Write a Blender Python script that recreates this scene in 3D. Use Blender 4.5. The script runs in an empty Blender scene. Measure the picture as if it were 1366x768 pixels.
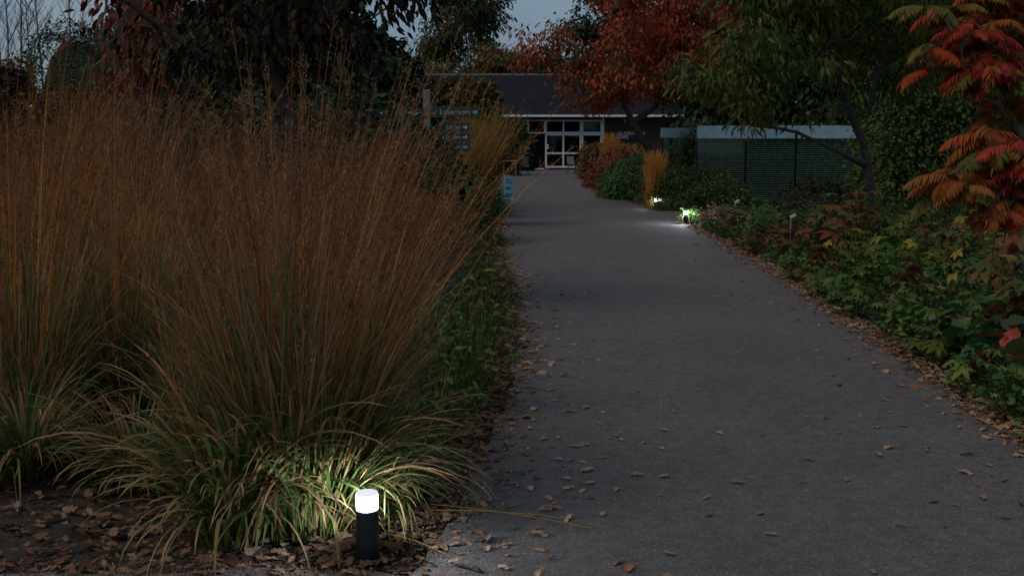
import bpy, math, random
import numpy as np
from mathutils import Vector
PI = math.pi
C = bpy.context.scene.collection
sc = bpy.context.scene
# ---------------------------------------------------------------- camera, sky, sun, exposure
CAMH = 1.6; FPX = 1500.0; TILT = math.atan(194/FPX)
cam = bpy.data.objects.new('camera', bpy.data.cameras.new('camera')); C.objects.link(cam)
cam.location = (0, 0, CAMH); cam.rotation_euler = (PI/2 - TILT, 0, 0)
cam.data.lens = 36*FPX/1366; cam.data.sensor_width = 36; cam.data.clip_end = 2000; cam.data.clip_start = .05
cam.data.dof.use_dof = True; cam.data.dof.focus_distance = 6.0; cam.data.dof.aperture_fstop = 11
sc.camera = cam
SUN_EL, SUN_AZ = math.radians(50), math.radians(-118)      # azimuth from +Y towards +X
w = bpy.data.worlds.new('World'); sc.world = w; w.use_nodes = True
nt = w.node_tree; nt.nodes.clear()
out = nt.nodes.new('ShaderNodeOutputWorld'); bg = nt.nodes.new('ShaderNodeBackground')
sky = nt.nodes.new('ShaderNodeTexSky'); sky.sky_type = 'NISHITA'; sky.sun_disc = False
sky.sun_elevation = SUN_EL; sky.sun_rotation = SUN_AZ
sky.air_density = 1.0; sky.dust_density = 2.5; sky.ozone_density = 2.0
tc = nt.nodes.new('ShaderNodeTexCoord'); mp = nt.nodes.new('ShaderNodeMapping'); mp.inputs['Scale'].default_value = (1, 1, 4)
nz = nt.nodes.new('ShaderNodeTexNoise'); nz.inputs['Scale'].default_value = 2.2; nz.inputs['Detail'].default_value = 6
cr = nt.nodes.new('ShaderNodeValToRGB'); cr.color_ramp.elements[0].position = .35; cr.color_ramp.elements[1].position = .7
cr.color_ramp.elements[0].color = (2.3, 4.1, 6.3, 1); cr.color_ramp.elements[1].color = (5.3, 6.5, 7.2, 1)
mx = nt.nodes.new('ShaderNodeMix'); mx.data_type = 'RGBA'; mx.inputs[0].default_value = .72
nt.links.new(tc.outputs['Generated'], mp.inputs[0]); nt.links.new(mp.outputs[0], nz.inputs[0]); nt.links.new(nz.outputs[0], cr.inputs[0])
nt.links.new(sky.outputs[0], mx.inputs[6]); nt.links.new(cr.outputs[0], mx.inputs[7])
nt.links.new(mx.outputs[2], bg.inputs[0]); bg.inputs[1].default_value = 0.063
nt.links.new(bg.outputs[0], out.inputs[0])
sl = bpy.data.lights.new('sun', 'SUN'); sl.energy = 1.5; sl.angle = math.radians(28); sl.color = (1, .86, .72)
so = bpy.data.objects.new('sun', sl); C.objects.link(so)
sd = Vector((math.sin(SUN_AZ)*math.cos(SUN_EL), math.cos(SUN_AZ)*math.cos(SUN_EL), math.sin(SUN_EL)))
so.rotation_euler = sd.to_track_quat('Z', 'Y').to_euler()
sc.view_settings.view_transform = 'Standard'; sc.view_settings.look = 'None'; sc.view_settings.gamma = 1
sc.view_settings.use_curve_mapping = False
sc.view_settings.exposure = -0.15
try:
    sc.cycles.use_denoising = True; sc.cycles.max_bounces = 5; sc.cycles.transparent_max_bounces = 8
    sc.cycles.sample_clamp_indirect = 4
except Exception: pass

# ---------------------------------------------------------------- helpers
CA, SA = math.cos(TILT), math.sin(TILT)
def ray(px, py):
    x, u = px - 683, 384 - py
    return np.array([x, FPX*CA + u*SA, -FPX*SA + u*CA])
def G(px, py, z=0.0):
    r = ray(px, py); t = (z - CAMH)/r[2]; p = r*t; return np.array([p[0], p[1], z])
def P(px, py, Y):
    r = ray(px, py); p = r*(Y/r[1]); return np.array([p[0], Y, p[2] + CAMH])

class MB:
    def __init__(s): s.v=[]; s.f3=[]; s.f4=[]; s.uv=[]; s.r=[]; s.n=0; s.poly=[]
    def add(s, v, f=None, uv=None, r=None):
        v = np.asarray(v, float).reshape(-1, 3); n = len(v)
        s.v.append(v)
        s.uv.append(np.zeros((n, 2)) if uv is None else np.asarray(uv, float).reshape(-1, 2))
        s.r.append(np.full(n, .5) if r is None else (np.full(n, float(r)) if np.isscalar(r) else np.asarray(r, float).reshape(-1)))
        if f is not None and len(f):
            if isinstance(f, np.ndarray):
                (s.f4 if f.shape[1] == 4 else s.f3).append(f + s.n)
            else:
                for q in f:
                    if len(q) == 4: s.f4.append(np.array([q]) + s.n)
                    elif len(q) == 3: s.f3.append(np.array([q]) + s.n)
                    else: s.poly.append(np.array(q) + s.n)
        s.n += n; return s
    def inst(s, T, M, pos, r):
        """T=(verts, tris, uv); M (N,3,3) columns=axes scaled; pos (N,3); r (N,)"""
        tv, tf, tuv = T; N = len(pos); V = len(tv)
        v = np.einsum('nij,vj->nvi', M, tv) + pos[:, None, :]
        f = (tf[None] + (np.arange(N)*V)[:, None, None]).reshape(-1, tf.shape[1])
        return s.add(v.reshape(-1, 3), f, np.tile(tuv, (N, 1)), np.repeat(r, V))
    def ribbon(s, Pt, W, S, r):
        N, K, _ = Pt.shape; S = S/np.linalg.norm(S, axis=1, keepdims=True)
        W = np.broadcast_to(W, (N, K)); o = S[:, None, :]*W[:, :, None]*.5
        v = np.stack([Pt - o, Pt + o], 2).reshape(-1, 3)
        k = np.arange(K-1); q = np.stack([2*k, 2*k+1, 2*k+3, 2*k+2], 1)
        f = (q[None] + (np.arange(N)*2*K)[:, None, None]).reshape(-1, 4)
        t = np.linspace(0, 1, K); uv = np.stack([np.stack([np.zeros(K), t], 1), np.stack([np.ones(K), t], 1)], 1).reshape(-1, 2)
        return s.add(v, f, np.tile(uv, (N, 1)), np.repeat(r, 2*K))
    def tubes(s, Pt, R, r, sides=3):
        N, K, _ = Pt.shape; R = np.broadcast_to(R, (N, K))
        T = np.gradient(Pt, axis=1); T /= np.linalg.norm(T, axis=2, keepdims=True) + 1e-9
        ref = np.where(np.abs(T[:, :1, 1:2]) < .8, np.array([0, 1., 0]), np.array([1., 0, 0]))
        A = np.cross(T, np.broadcast_to(ref, T.shape)); A /= np.linalg.norm(A, axis=2, keepdims=True) + 1e-9
        B = np.cross(T, A); an = np.arange(sides)*2*PI/sides
        v = Pt[:, :, None] + R[:, :, None, None]*(A[:, :, None]*np.cos(an)[:, None] + B[:, :, None]*np.sin(an)[:, None])
        k, j = np.meshgrid(np.arange(K-1), np.arange(sides), indexing='ij'); j2 = (j+1) % sides
        q = np.stack([k*sides+j, k*sides+j2, (k+1)*sides+j2, (k+1)*sides+j], -1).reshape(-1, 4)
        f = (q[None] + (np.arange(N)*K*sides)[:, None, None]).reshape(-1, 4)
        t = np.repeat(np.linspace(0, 1, K), sides); uv = np.stack([np.tile(np.arange(sides)/sides, K), t], 1)
        return s.add(v.reshape(-1, 3), f, np.tile(uv, (N, 1)), np.repeat(r, K*sides))
    def box(s, x0, x1, y0, y1, z0, z1):
        v = [(x, y, z) for x in (x0, x1) for y in (y0, y1) for z in (z0, z1)]
        return s.add(v, [(0,1,3,2),(4,6,7,5),(0,4,5,1),(2,3,7,6),(0,2,6,4),(1,5,7,3)])
    def cyl(s, x, y, prof, n=32):
        """lathe: prof list of (r, z); closed ends"""
        an = np.arange(n)*2*PI/n; v = []
        for rr, z in prof: v += [(x+rr*math.cos(a), y+rr*math.sin(a), z) for a in an]
        f = []
        for k in range(len(prof)-1):
            for j in range(n): f.append((k*n+j, k*n+(j+1) % n, (k+1)*n+(j+1) % n, (k+1)*n+j))
        f.append(tuple(range(n-1, -1, -1))); f.append(tuple((len(prof)-1)*n+j for j in range(n)))
        return s.add(v, f)
    def mesh(s, name, mats, smooth=True):
        me = bpy.data.meshes.new(name); v = np.concatenate(s.v)
        f3 = np.concatenate(s.f3) if s.f3 else np.zeros((0, 3), int); f4 = np.concatenate(s.f4) if s.f4 else np.zeros((0, 4), int)
        loops = np.concatenate([f3.ravel(), f4.ravel()] + s.poly).astype(np.int32)
        tot = np.concatenate([np.full(len(f3), 3), np.full(len(f4), 4), np.array([len(p) for p in s.poly], int)]).astype(np.int32)
        st = (np.cumsum(tot) - tot).astype(np.int32)
        me.vertices.add(len(v)); me.vertices.foreach_set('co', v.astype(np.float32).ravel())
        me.loops.add(len(loops)); me.loops.foreach_set('vertex_index', loops)
        me.polygons.add(len(tot)); me.polygons.foreach_set('loop_start', st); me.polygons.foreach_set('loop_total', tot)
        me.update(calc_edges=True)
        u = me.uv_layers.new(name='UVMap'); u.data.foreach_set('uv', np.concatenate(s.uv)[loops].astype(np.float32).ravel())
        a = me.attributes.new('rnd', 'FLOAT', 'POINT'); a.data.foreach_set('value', np.concatenate(s.r).astype(np.float32))
        me.polygons.foreach_set('use_smooth', np.full(len(tot), smooth))
        for m in (mats if isinstance(mats, list) else [mats]): me.materials.append(m)
        me.update(); return me

def tag(o, label=None, cat=None, group=None, kind=None):
    if label: o['label'] = label
    if cat: o['category'] = cat
    if group: o['group'] = group
    if kind: o['kind'] = kind
    return o
def link(name, me, parent=None):
    o = bpy.data.objects.new(name, me); C.objects.link(o)
    if parent is not None: o.parent = parent
    return o
def obj(name, mb, mat, parent=None, smooth=False): return link(name, mb.mesh(name, mat, smooth), parent)
def thing(name, loc, label, cat, group=None, rz=0):
    o = link(name, None); o.location = tuple(float(q) for q in loc); o.rotation_euler = (0, 0, rz); return tag(o, label, cat, group)
def copy_tree(o, loc=None, rz=None, scale=None, label=None, group=None):
    c = o.copy(); C.objects.link(c)
    for ch in o.children:
        d = ch.copy(); C.objects.link(d); d.parent = c
        for g in ch.children:
            e = g.copy(); C.objects.link(e); e.parent = d
    if loc is not None: c.location = tuple(float(q) for q in loc)
    if rz is not None: c.rotation_euler = (c.rotation_euler[0], c.rotation_euler[1], rz)
    if scale is not None: c.scale = (scale,)*3 if np.isscalar(scale) else scale
    if label: c['label'] = label
    if group: c['group'] = group
    return c
def bevel(o, wd=.004, seg=2):
    m = o.modifiers.new('bevel', 'BEVEL'); m.width = wd; m.segments = seg; m.limit_method = 'ANGLE'; return o

# ---------------------------------------------------------------- materials
def mat(name, col, rough=.6, metal=0, spec=.5, emit=None, es=0, noise=None, bump=0, bscale=40):
    m = bpy.data.materials.new(name); m.use_nodes = True; n = m.node_tree; b = n.nodes['Principled BSDF']
    b.inputs['Base Color'].default_value = (*col, 1); b.inputs['Roughness'].default_value = rough
    b.inputs['Metallic'].default_value = metal; b.inputs['Specular IOR Level'].default_value = spec
    if emit: b.inputs['Emission Color'].default_value = (*emit, 1); b.inputs['Emission Strength'].default_value = es
    if noise:
        t = n.nodes.new('ShaderNodeTexCoord'); x = n.nodes.new('ShaderNodeTexNoise'); x.inputs['Scale'].default_value = noise[1]; x.inputs['Detail'].default_value = 6
        r = n.nodes.new('ShaderNodeValToRGB'); r.color_ramp.elements[0].color = (*noise[0], 1); r.color_ramp.elements[1].color = (*col, 1)
        r.color_ramp.elements[0].position = .35; r.color_ramp.elements[1].position = .65
        n.links.new(t.outputs['Object'], x.inputs[0]); n.links.new(x.outputs[0], r.inputs[0]); n.links.new(r.outputs[0], b.inputs['Base Color'])
    if bump:
        t = n.nodes.new('ShaderNodeTexCoord'); x = n.nodes.new('ShaderNodeTexNoise'); x.inputs['Scale'].default_value = bscale; x.inputs['Detail'].default_value = 8
        bm = n.nodes.new('ShaderNodeBump'); bm.inputs['Strength'].default_value = bump; bm.inputs['Distance'].default_value = .02
        n.links.new(t.outputs['Object'], x.inputs[0]); n.links.new(x.outputs[0], bm.inputs['Height']); n.links.new(bm.outputs[0], b.inputs['Normal'])
    return m
def leafmat(name, cols, rough=.55, trans=.3, spec=.15, tip=None, tipr=(.4, .95), vein=False, ov=None):
    """colour from the per-leaf 'rnd' attribute; optional second ramp blended in along the blade (uv.y)"""
    m = bpy.data.materials.new(name); m.use_nodes = True; n = m.node_tree; b = n.nodes['Principled BSDF']; L = n.links.new
    def ramp(cs):
        r = n.nodes.new('ShaderNodeValToRGB'); e = r.color_ramp.elements
        for i, c in enumerate(cs):
            p = i/max(1, len(cs)-1)
            q = e[i] if i < 2 and len(cs) >= 2 and i == 0 else (e.new(p) if i < len(cs)-1 else e[len(e)-1])
            if i < len(cs)-1 or True: q.position = p; q.color = (*c, 1)
        return r
    a = n.nodes.new('ShaderNodeAttribute'); a.attribute_name = 'rnd'
    r = ramp(cols); L(a.outputs['Fac'], r.inputs[0]); col = r.outputs[0]
    u = n.nodes.new('ShaderNodeUVMap'); sx = n.nodes.new('ShaderNodeSeparateXYZ'); L(u.outputs[0], sx.inputs[0])
    if tip:
        r2 = ramp(tip); L(a.outputs['Fac'], r2.inputs[0])
        mr = n.nodes.new('ShaderNodeMapRange'); mr.inputs[1].default_value = tipr[0]; mr.inputs[2].default_value = tipr[1]; L(sx.outputs[1], mr.inputs[0])
        mm = n.nodes.new('ShaderNodeMix'); mm.data_type = 'RGBA'; L(mr.outputs[0], mm.inputs[0]); L(col, mm.inputs[6]); L(r2.outputs[0], mm.inputs[7]); col = mm.outputs[2]
    t = n.nodes.new('ShaderNodeTexCoord'); x = n.nodes.new('ShaderNodeTexNoise'); x.inputs['Scale'].default_value = 30; x.inputs['Detail'].default_value = 3
    L(t.outputs['Object'], x.inputs[0]); mr2 = n.nodes.new('ShaderNodeMapRange'); mr2.inputs[3].default_value = .65; mr2.inputs[4].default_value = 1.35; L(x.outputs[0], mr2.inputs[0])
    mu = n.nodes.new('ShaderNodeVectorMath'); mu.operation = 'SCALE'; L(col, mu.inputs[0]); L(mr2.outputs[0], mu.inputs['Scale']); col = mu.outputs[0]
    if ov:
        oi = n.nodes.new('ShaderNodeObjectInfo'); r4 = n.nodes.new('ShaderNodeValToRGB'); ee = r4.color_ramp.elements; ee[0].color = (.5, .47, .5, 1); ee[1].color = (1.3, 1.35, 1.25, 1)
        qq = ee.new(.5); qq.color = (.95, .85, .85, 1); L(oi.outputs['Random'], r4.inputs[0]); m4 = n.nodes.new('ShaderNodeVectorMath'); m4.operation = 'MULTIPLY'; L(col, m4.inputs[0]); L(r4.outputs[0], m4.inputs[1]); col = m4.outputs[0]
    if vein:
        wv = n.nodes.new('ShaderNodeTexWave'); wv.inputs['Scale'].default_value = 3.2; wv.inputs['Distortion'].default_value = 1.5; wv.bands_direction = 'DIAGONAL'
        L(u.outputs[0], wv.inputs[0]); bm = n.nodes.new('ShaderNodeBump'); bm.inputs['Strength'].default_value = .5; bm.inputs['Distance'].default_value = .004
        L(wv.outputs['Fac'], bm.inputs['Height']); L(bm.outputs[0], b.inputs['Normal'])
    L(col, b.inputs['Base Color']); b.inputs['Roughness'].default_value = rough; b.inputs['Specular IOR Level'].default_value = spec
    if trans:
        tr = n.nodes.new('ShaderNodeBsdfTranslucent'); L(col, tr.inputs[0]); ms = n.nodes.new('ShaderNodeMixShader'); ms.inputs[0].default_value = trans
        o = n.nodes['Material Output']; L(b.outputs[0], ms.inputs[1]); L(tr.outputs[0], ms.inputs[2]); L(ms.outputs[0], o.inputs[0])
    return m

def soil_mat():
    m = mat('soil', (.03, .02, .014), .95, bump=.8, bscale=60, noise=((.012, .009, .007), 9)); return m
def asphalt_mat():
    m = bpy.data.materials.new('asphalt'); m.use_nodes = True; n = m.node_tree; b = n.nodes['Principled BSDF']; L = n.links.new
    t = n.nodes.new('ShaderNodeTexCoord')
    v = n.nodes.new('ShaderNodeTexVoronoi'); v.inputs['Scale'].default_value = 190; L(t.outputs['Object'], v.inputs[0])
    sp = n.nodes.new('ShaderNodeSeparateXYZ'); L(v.outputs['Color'], sp.inputs[0])
    r = n.nodes.new('ShaderNodeValToRGB'); e = r.color_ramp.elements
    e[0].color = (.058, .049, .048, 1); e[1].color = (.20, .18, .165, 1); e[0].position = .0; e[1].position = 1
    q = e.new(.55); q.color = (.073, .064, .063, 1); q = e.new(.85); q.color = (.115, .102, .10, 1)
    L(sp.outputs[0], r.inputs[0])
    x = n.nodes.new('ShaderNodeTexNoise'); x.inputs['Scale'].default_value = .9; x.inputs['Detail'].default_value = 7; x.inputs['Roughness'].default_value = .6; L(t.outputs['Object'], x.inputs[0])
    mr = n.nodes.new('ShaderNodeMapRange'); mr.inputs[1].default_value = .3; mr.inputs[2].default_value = .72; mr.inputs[3].default_value = .74; mr.inputs[4].default_value = 1.02; L(x.outputs[0], mr.inputs[0])
    x2 = n.nodes.new('ShaderNodeTexNoise'); x2.inputs['Scale'].default_value = 14; x2.inputs['Detail'].default_value = 5; L(t.outputs['Object'], x2.inputs[0])
    mr2 = n.nodes.new('ShaderNodeMapRange'); mr2.inputs[1].default_value = .3; mr2.inputs[2].default_value = .7; mr2.inputs[3].default_value = .8; mr2.inputs[4].default_value = 1.2; L(x2.outputs[0], mr2.inputs[0])
    mm = n.nodes.new('ShaderNodeMath'); mm.operation = 'MULTIPLY'; L(mr.outputs[0], mm.inputs[0]); L(mr2.outputs[0], mm.inputs[1])
    s = n.nodes.new('ShaderNodeVectorMath'); s.operation = 'SCALE'; L(r.outputs[0], s.inputs[0]); L(mm.outputs[0], s.inputs['Scale'])
    vc = n.nodes.new('ShaderNodeTexVoronoi'); vc.feature='DISTANCE_TO_EDGE'; vc.inputs['Scale'].default_value=.55
    dn = n.nodes.new('ShaderNodeTexNoise'); dn.inputs['Scale'].default_value=3; dn.inputs['Detail'].default_value=8; L(t.outputs['Object'], dn.inputs[0])
    ad = n.nodes.new('ShaderNodeMix'); ad.data_type='VECTOR'; ad.inputs[0].default_value=.12; L(t.outputs['Object'], ad.inputs[4]); L(dn.outputs['Color'], ad.inputs[5]); L(ad.outputs[1], vc.inputs[0])
    mc = n.nodes.new('ShaderNodeMapRange'); mc.inputs[2].default_value=.004; mc.inputs[3].default_value=.8; mc.inputs[4].default_value=1; L(vc.outputs['Distance'], mc.inputs[0])
    mk = n.nodes.new('ShaderNodeMapRange'); mk.inputs[1].default_value=.5; mk.inputs[2].default_value=.56; mk.inputs[3].default_value=1; mk.inputs[4].default_value=0; L(x.outputs[0], mk.inputs[0])
    mxm = n.nodes.new('ShaderNodeMath'); mxm.operation='MAXIMUM'; L(mc.outputs[0], mxm.inputs[0]); L(mk.outputs[0], mxm.inputs[1])
    s2 = n.nodes.new('ShaderNodeVectorMath'); s2.operation='SCALE'; L(s.outputs[0], s2.inputs[0]); L(mxm.outputs[0], s2.inputs['Scale']); s = s2
    L(s.outputs[0], b.inputs['Base Color']); b.inputs['Roughness'].default_value = .85
    bm = n.nodes.new('ShaderNodeBump'); bm.inputs['Strength'].default_value = .9; bm.inputs['Distance'].default_value = .004
    L(v.outputs['Distance'], bm.inputs['Height']); L(bm.outputs[0], b.inputs['Normal']); return m

M = {}
M['soil'] = soil_mat(); M['asphalt'] = asphalt_mat()
M['blade'] = leafmat('grass_blade', [(.03,.065,.016), (.05,.09,.02), (.085,.12,.035), (.15,.14,.05), (.26,.14,.07)], .45, .35,
                     tip=[(.06,.11,.035), (.13,.15,.05), (.24,.19,.08), (.36,.19,.10), (.42,.22,.14)])
M['stem'] = leafmat('grass_stem', [(.15,.045,.010), (.26,.085,.015), (.52,.26,.06), (.20,.055,.012)], .5, 0, ov=True)
M['head'] = leafmat('grass_head', [(.09,.042,.028), (.15,.075,.045), (.29,.17,.095)], .7, .2, ov=True)
M['gold'] = leafmat('gold_stem', [(.22,.11,.02), (.33,.18,.035), (.2,.13,.03), (.10,.09,.02)], .5, .1)
M['gold_head'] = leafmat('gold_head', [(.22,.14,.06), (.32,.20,.09)], .7, .2)
M['orange'] = leafmat('orange_stem', [(.42,.17,.04), (.52,.25,.07), (.30,.13,.03)], .5, .1)
M['bark'] = mat('bark', (.07,.055,.042), .9, noise=((.03,.024,.02), 12), bump=.9, bscale=30)
M['bark_grey'] = mat('bark_grey', (.2,.18,.16), .85, noise=((.06,.05,.045), 12), bump=.6, bscale=30)
M['twig'] = mat('twig', (.10,.08,.085), .8)
M['l_cherry'] = leafmat('leaf_cherry', [(.012,.018,.008), (.018,.02,.009), (.025,.022,.01), (.05,.016,.01), (.09,.022,.01)], .55, .12)
M['l_red'] = leafmat('leaf_red', [(.06,.08,.018), (.10,.06,.018), (.22,.06,.025), (.38,.06,.028), (.42,.07,.032)], .5, .3)
M['l_green'] = leafmat('leaf_green', [(.022,.045,.012), (.05,.075,.015), (.08,.095,.018), (.20,.15,.03)], .45, .3)
M['l_dark'] = leafmat('leaf_dark', [(.012,.022,.009), (.018,.032,.012), (.026,.04,.013)], .5, .15)
M['l_hedge'] = leafmat('leaf_hedge', [(.015,.032,.009), (.028,.05,.013), (.05,.075,.018), (.09,.10,.025)], .45, .25)
M['l_clip'] = leafmat('leaf_clipped', [(.03,.06,.014), (.05,.09,.02), (.09,.13,.028), (.14,.15,.035)], .45, .25)
M['l_gold'] = leafmat('leaf_gold', [(.04,.05,.013), (.08,.07,.018), (.12,.085,.02)], .5, .25)
M['l_birch'] = leafmat('leaf_birch', [(.035,.05,.022), (.055,.065,.026), (.09,.08,.03)], .5, .3)
M['l_beech'] = leafmat('leaf_beech', [(.06,.05,.015), (.11,.05,.018), (.14,.075,.02), (.07,.07,.018)], .5, .25)
M['sumac'] = leafmat('sumac_leaf', [(.07,.09,.014), (.15,.11,.016), (.28,.07,.016), (.34,.04,.016), (.22,.02,.016)], .45, .35)
M['herb'] = leafmat('herb_leaf', [(.025,.065,.016), (.045,.10,.022), (.08,.145,.028), (.14,.19,.035)], .4, .25, vein=True)
M['yellow'] = leafmat('yellow_leaf', [(.07,.10,.02), (.17,.15,.025), (.38,.27,.04)], .45, .35, vein=True)
M['rodg'] = leafmat('bronze_leaf', [(.06,.07,.02), (.13,.11,.03), (.13,.065,.025), (.15,.05,.025)], .45, .3, vein=True)
M['berg'] = leafmat('bergenia_leaf', [(.03,.09,.035), (.05,.13,.045), (.07,.12,.04), (.14,.08,.035), (.34,.05,.035)], .3, .2, vein=True)
M['heuch'] = leafmat('wine_leaf', [(.07,.02,.018), (.11,.03,.02), (.16,.04,.025), (.08,.06,.02)], .4, .25)
M['geran'] = leafmat('pale_leaf', [(.10,.13,.09), (.14,.18,.13)], .45, .25)
M['redleaf'] = leafmat('red_shrub_leaf', [(.05,.07,.02), (.13,.03,.018), (.22,.04,.025), (.09,.07,.02)], .45, .3)
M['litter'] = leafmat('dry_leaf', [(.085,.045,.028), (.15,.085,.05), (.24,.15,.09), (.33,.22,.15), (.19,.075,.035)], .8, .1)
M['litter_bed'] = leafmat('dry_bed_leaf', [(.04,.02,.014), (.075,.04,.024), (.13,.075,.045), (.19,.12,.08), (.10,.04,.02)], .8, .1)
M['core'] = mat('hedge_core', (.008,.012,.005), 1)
M['black'] = mat('black_plastic', (.008,.009,.012), .3, noise=((.012,.013,.016), 25), bump=.08, bscale=50)
M['lamp'] = mat('lamp_frosted', (.9,.92,.95), .3, emit=(.90,.95,1), es=62)
M['lampclear'] = mat('lamp_top', (.6,.63,.66), .25, emit=(.9,.95,1), es=.75)
def lamp_mat():
    m=bpy.data.materials.new('lamp_frosted'); m.use_nodes=True; n=m.node_tree; b=n.nodes['Principled BSDF']; b.inputs['Base Color'].default_value=(.8,.83,.86,1); b.inputs['Roughness'].default_value=.3
    b.inputs['Emission Color'].default_value=(.88,.94,1,1); L=n.links.new
    t=n.nodes.new('ShaderNodeUVMap'); sx=n.nodes.new('ShaderNodeSeparateXYZ'); L(t.outputs[0],sx.inputs[0]); r=n.nodes.new('ShaderNodeValToRGB'); e=r.color_ramp.elements
    e[0].color=(.42,.42,.42,1); e[1].color=(.12,.12,.12,1); q=e.new(.45); q.color=(1,1,1,1); L(sx.outputs[1],r.inputs[0]); mu=n.nodes.new('ShaderNodeMath'); mu.operation='MULTIPLY'; mu.inputs[1].default_value=2.6; L(r.outputs[0],mu.inputs[0]); L(mu.outputs[0],b.inputs['Emission Strength'])
    tr=n.nodes.new('ShaderNodeBsdfTransparent'); ms=n.nodes.new('ShaderNodeMixShader'); ms.inputs[0].default_value=.4; L(b.outputs[0],ms.inputs[1]); L(tr.outputs[0],ms.inputs[2]); L(ms.outputs[0],n.nodes['Material Output'].inputs[0]); return m
M['lamp']=lamp_mat()
M['white'] = mat('white_paint', (.76,.80,.82), .5, noise=((.66,.7,.72), 3))
M['slate'] = mat('slate', (.025,.025,.032), .9, noise=((.024,.024,.032), 6), bump=.4, bscale=10)
M['brick'] = mat('dark_brick', (.05,.035,.03), .85, noise=((.03,.022,.018), 20))
M['wood'] = mat('weathered_wood', (.22,.20,.19), .8, noise=((.12,.11,.11), 14), bump=.4)
M['iron'] = mat('cast_iron', (.012,.012,.013), .45)
M['sign'] = mat('sign_green', (.012,.034,.033), .45)
M['text'] = mat('sign_text', (.8,.82,.84), .6)
M['text_dim'] = mat('sign_text_dim', (.36,.39,.42), .7)  # darker copy of the lettering colour, toned down so direction boards look dimmer
M['navy'] = mat('navy_panel', (.012,.018,.03), .5)
M['paleblue'] = mat('pale_blue_board', (.16,.36,.50), .5, noise=((.12,.28,.4), 8))
M['inkblue'] = mat('ink_blue', (.02,.08,.16), .6)
M['beam'] = mat('pale_blue_beam', (.26,.40,.46), .4, noise=((.2,.32,.38), 5))
M['glassrod'] = mat('glass_rod', (.13,.20,.165), .3, spec=.5)
M['room'] = mat('dark_interior', (.02,.018,.016), .9)
M['skin'] = mat('skin', (.46,.25,.19), .6)
M['jacket'] = mat('dark_cloth', (.012,.014,.02), .85)
M['bluecloth'] = mat('blue_cloth', (.03,.04,.075), .85)
M['greycloth'] = mat('grey_cloth', (.22,.25,.3), .85)
M['hair'] = mat('hair', (.06,.045,.035), .7)
M['tent'] = mat('tent_cloth', (.8,.82,.85), .7)
M['pole'] = mat('steel_pole', (.3,.3,.3), .4, .8)
def glass_mat(name, tint):
    m = bpy.data.materials.new(name); m.use_nodes = True; n = m.node_tree; n.nodes.remove(n.nodes['Principled BSDF'])
    tr = n.nodes.new('ShaderNodeBsdfTransparent'); tr.inputs[0].default_value = (*tint, 1)
    gl = n.nodes.new('ShaderNodeBsdfGlossy'); gl.inputs['Roughness'].default_value = .03
    fr = n.nodes.new('ShaderNodeFresnel'); fr.inputs[0].default_value = 1.45; ms = n.nodes.new('ShaderNodeMixShader')
    n.links.new(fr.outputs[0], ms.inputs[0]); n.links.new(tr.outputs[0], ms.inputs[1]); n.links.new(gl.outputs[0], ms.inputs[2])
    n.links.new(ms.outputs[0], n.nodes['Material Output'].inputs[0]); return m
M['glass'] = glass_mat('window_glass', (.55,.6,.6)); M['glassgreen'] = glass_mat('green_glass', (.62,.78,.72))

# ---------------------------------------------------------------- leaf templates (x side, y along, z normal)
def T_leaf(wd=.38, fold=.12, droop=.25, rows=4):
    v = [(0,0,0)]; uv = [(.5,0)]; f = []
    for i in range(1, rows):
        t = i/rows; h = wd*.5*math.sin(PI*t**.8)**.9; z = -droop*t*t
        v += [(-h, t, z+fold*h), (0, t, z), (h, t, z+fold*h)]; uv += [(0,t),(.5,t),(1,t)]
    v.append((0,1,-droop)); uv.append((.5,1)); e = len(v)-1
    f += [(0,2,1),(0,3,2)]
    for i in range(rows-2):
        a = 1+3*i; b = a+3; f += [(a,a+1,b+1),(a,b+1,b),(a+1,a+2,b+2),(a+1,b+2,b+1)]
    a = 1+3*(rows-2); f += [(a,a+1,e),(a+1,a+2,e)]
    return np.array(v, float), np.array(f), np.array(uv, float)
def T_join(parts):
    v=[];f=[];u=[];n=0
    for (tv,tf,tu) in parts: v.append(tv); f.append(tf+n); u.append(tu); n+=len(tv)
    return np.concatenate(v), np.concatenate(f), np.concatenate(u)
def T_palm(k=7, wd=.36, spread=300, base=None, sz=1, obov=False, droop=.3):
    L = T_leaf(wd, .25, droop); ps = []
    for i in range(k):
        a = math.radians(-spread/2 + spread*i/(k-1)); c, s = math.cos(a), math.sin(a)
        sc_ = (1 - .28*abs(i-(k-1)/2)/((k-1)/2))*sz
        v = L[0].copy()
        if obov: v[:, 0] *= (.5 + v[:, 1]*1.0)
        v = v*sc_; R = np.array([[c, s, 0], [-s, c, 0], [0, 0, 1]]); ps.append((v@R.T, L[1], L[2]))
    return T_join(ps)
def T_round(n=14, notch=.25, cup=.15, wob=.06, seed=1):
    rg = np.random.default_rng(seed); v=[(0,.12,0)]; uv=[(.5,.5)]
    for ring, rr in enumerate((.55, 1)):
        for i in range(n):
            a = 2*PI*i/n - PI/2; r_ = .5*rr*(1 + (wob*math.sin(a*7) + rg.normal(0,.03) if ring else 0))
            if i == 0: r_ *= 1 - notch*2
            v.append((r_*math.cos(a), .5 + r_*1.1*math.sin(a), cup*rr*rr*(.6+.5*math.sin(a*3)))); uv.append((.5+.5*rr*math.cos(a), .5+.5*rr*math.sin(a)))
    f=[]
    for i in range(n):
        j=(i+1)%n; f += [(0,1+i,1+j),(1+i,1+n+i,1+n+j),(1+i,1+n+j,1+j)]
    return np.array(v,float), np.array(f), np.array(uv,float)
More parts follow.
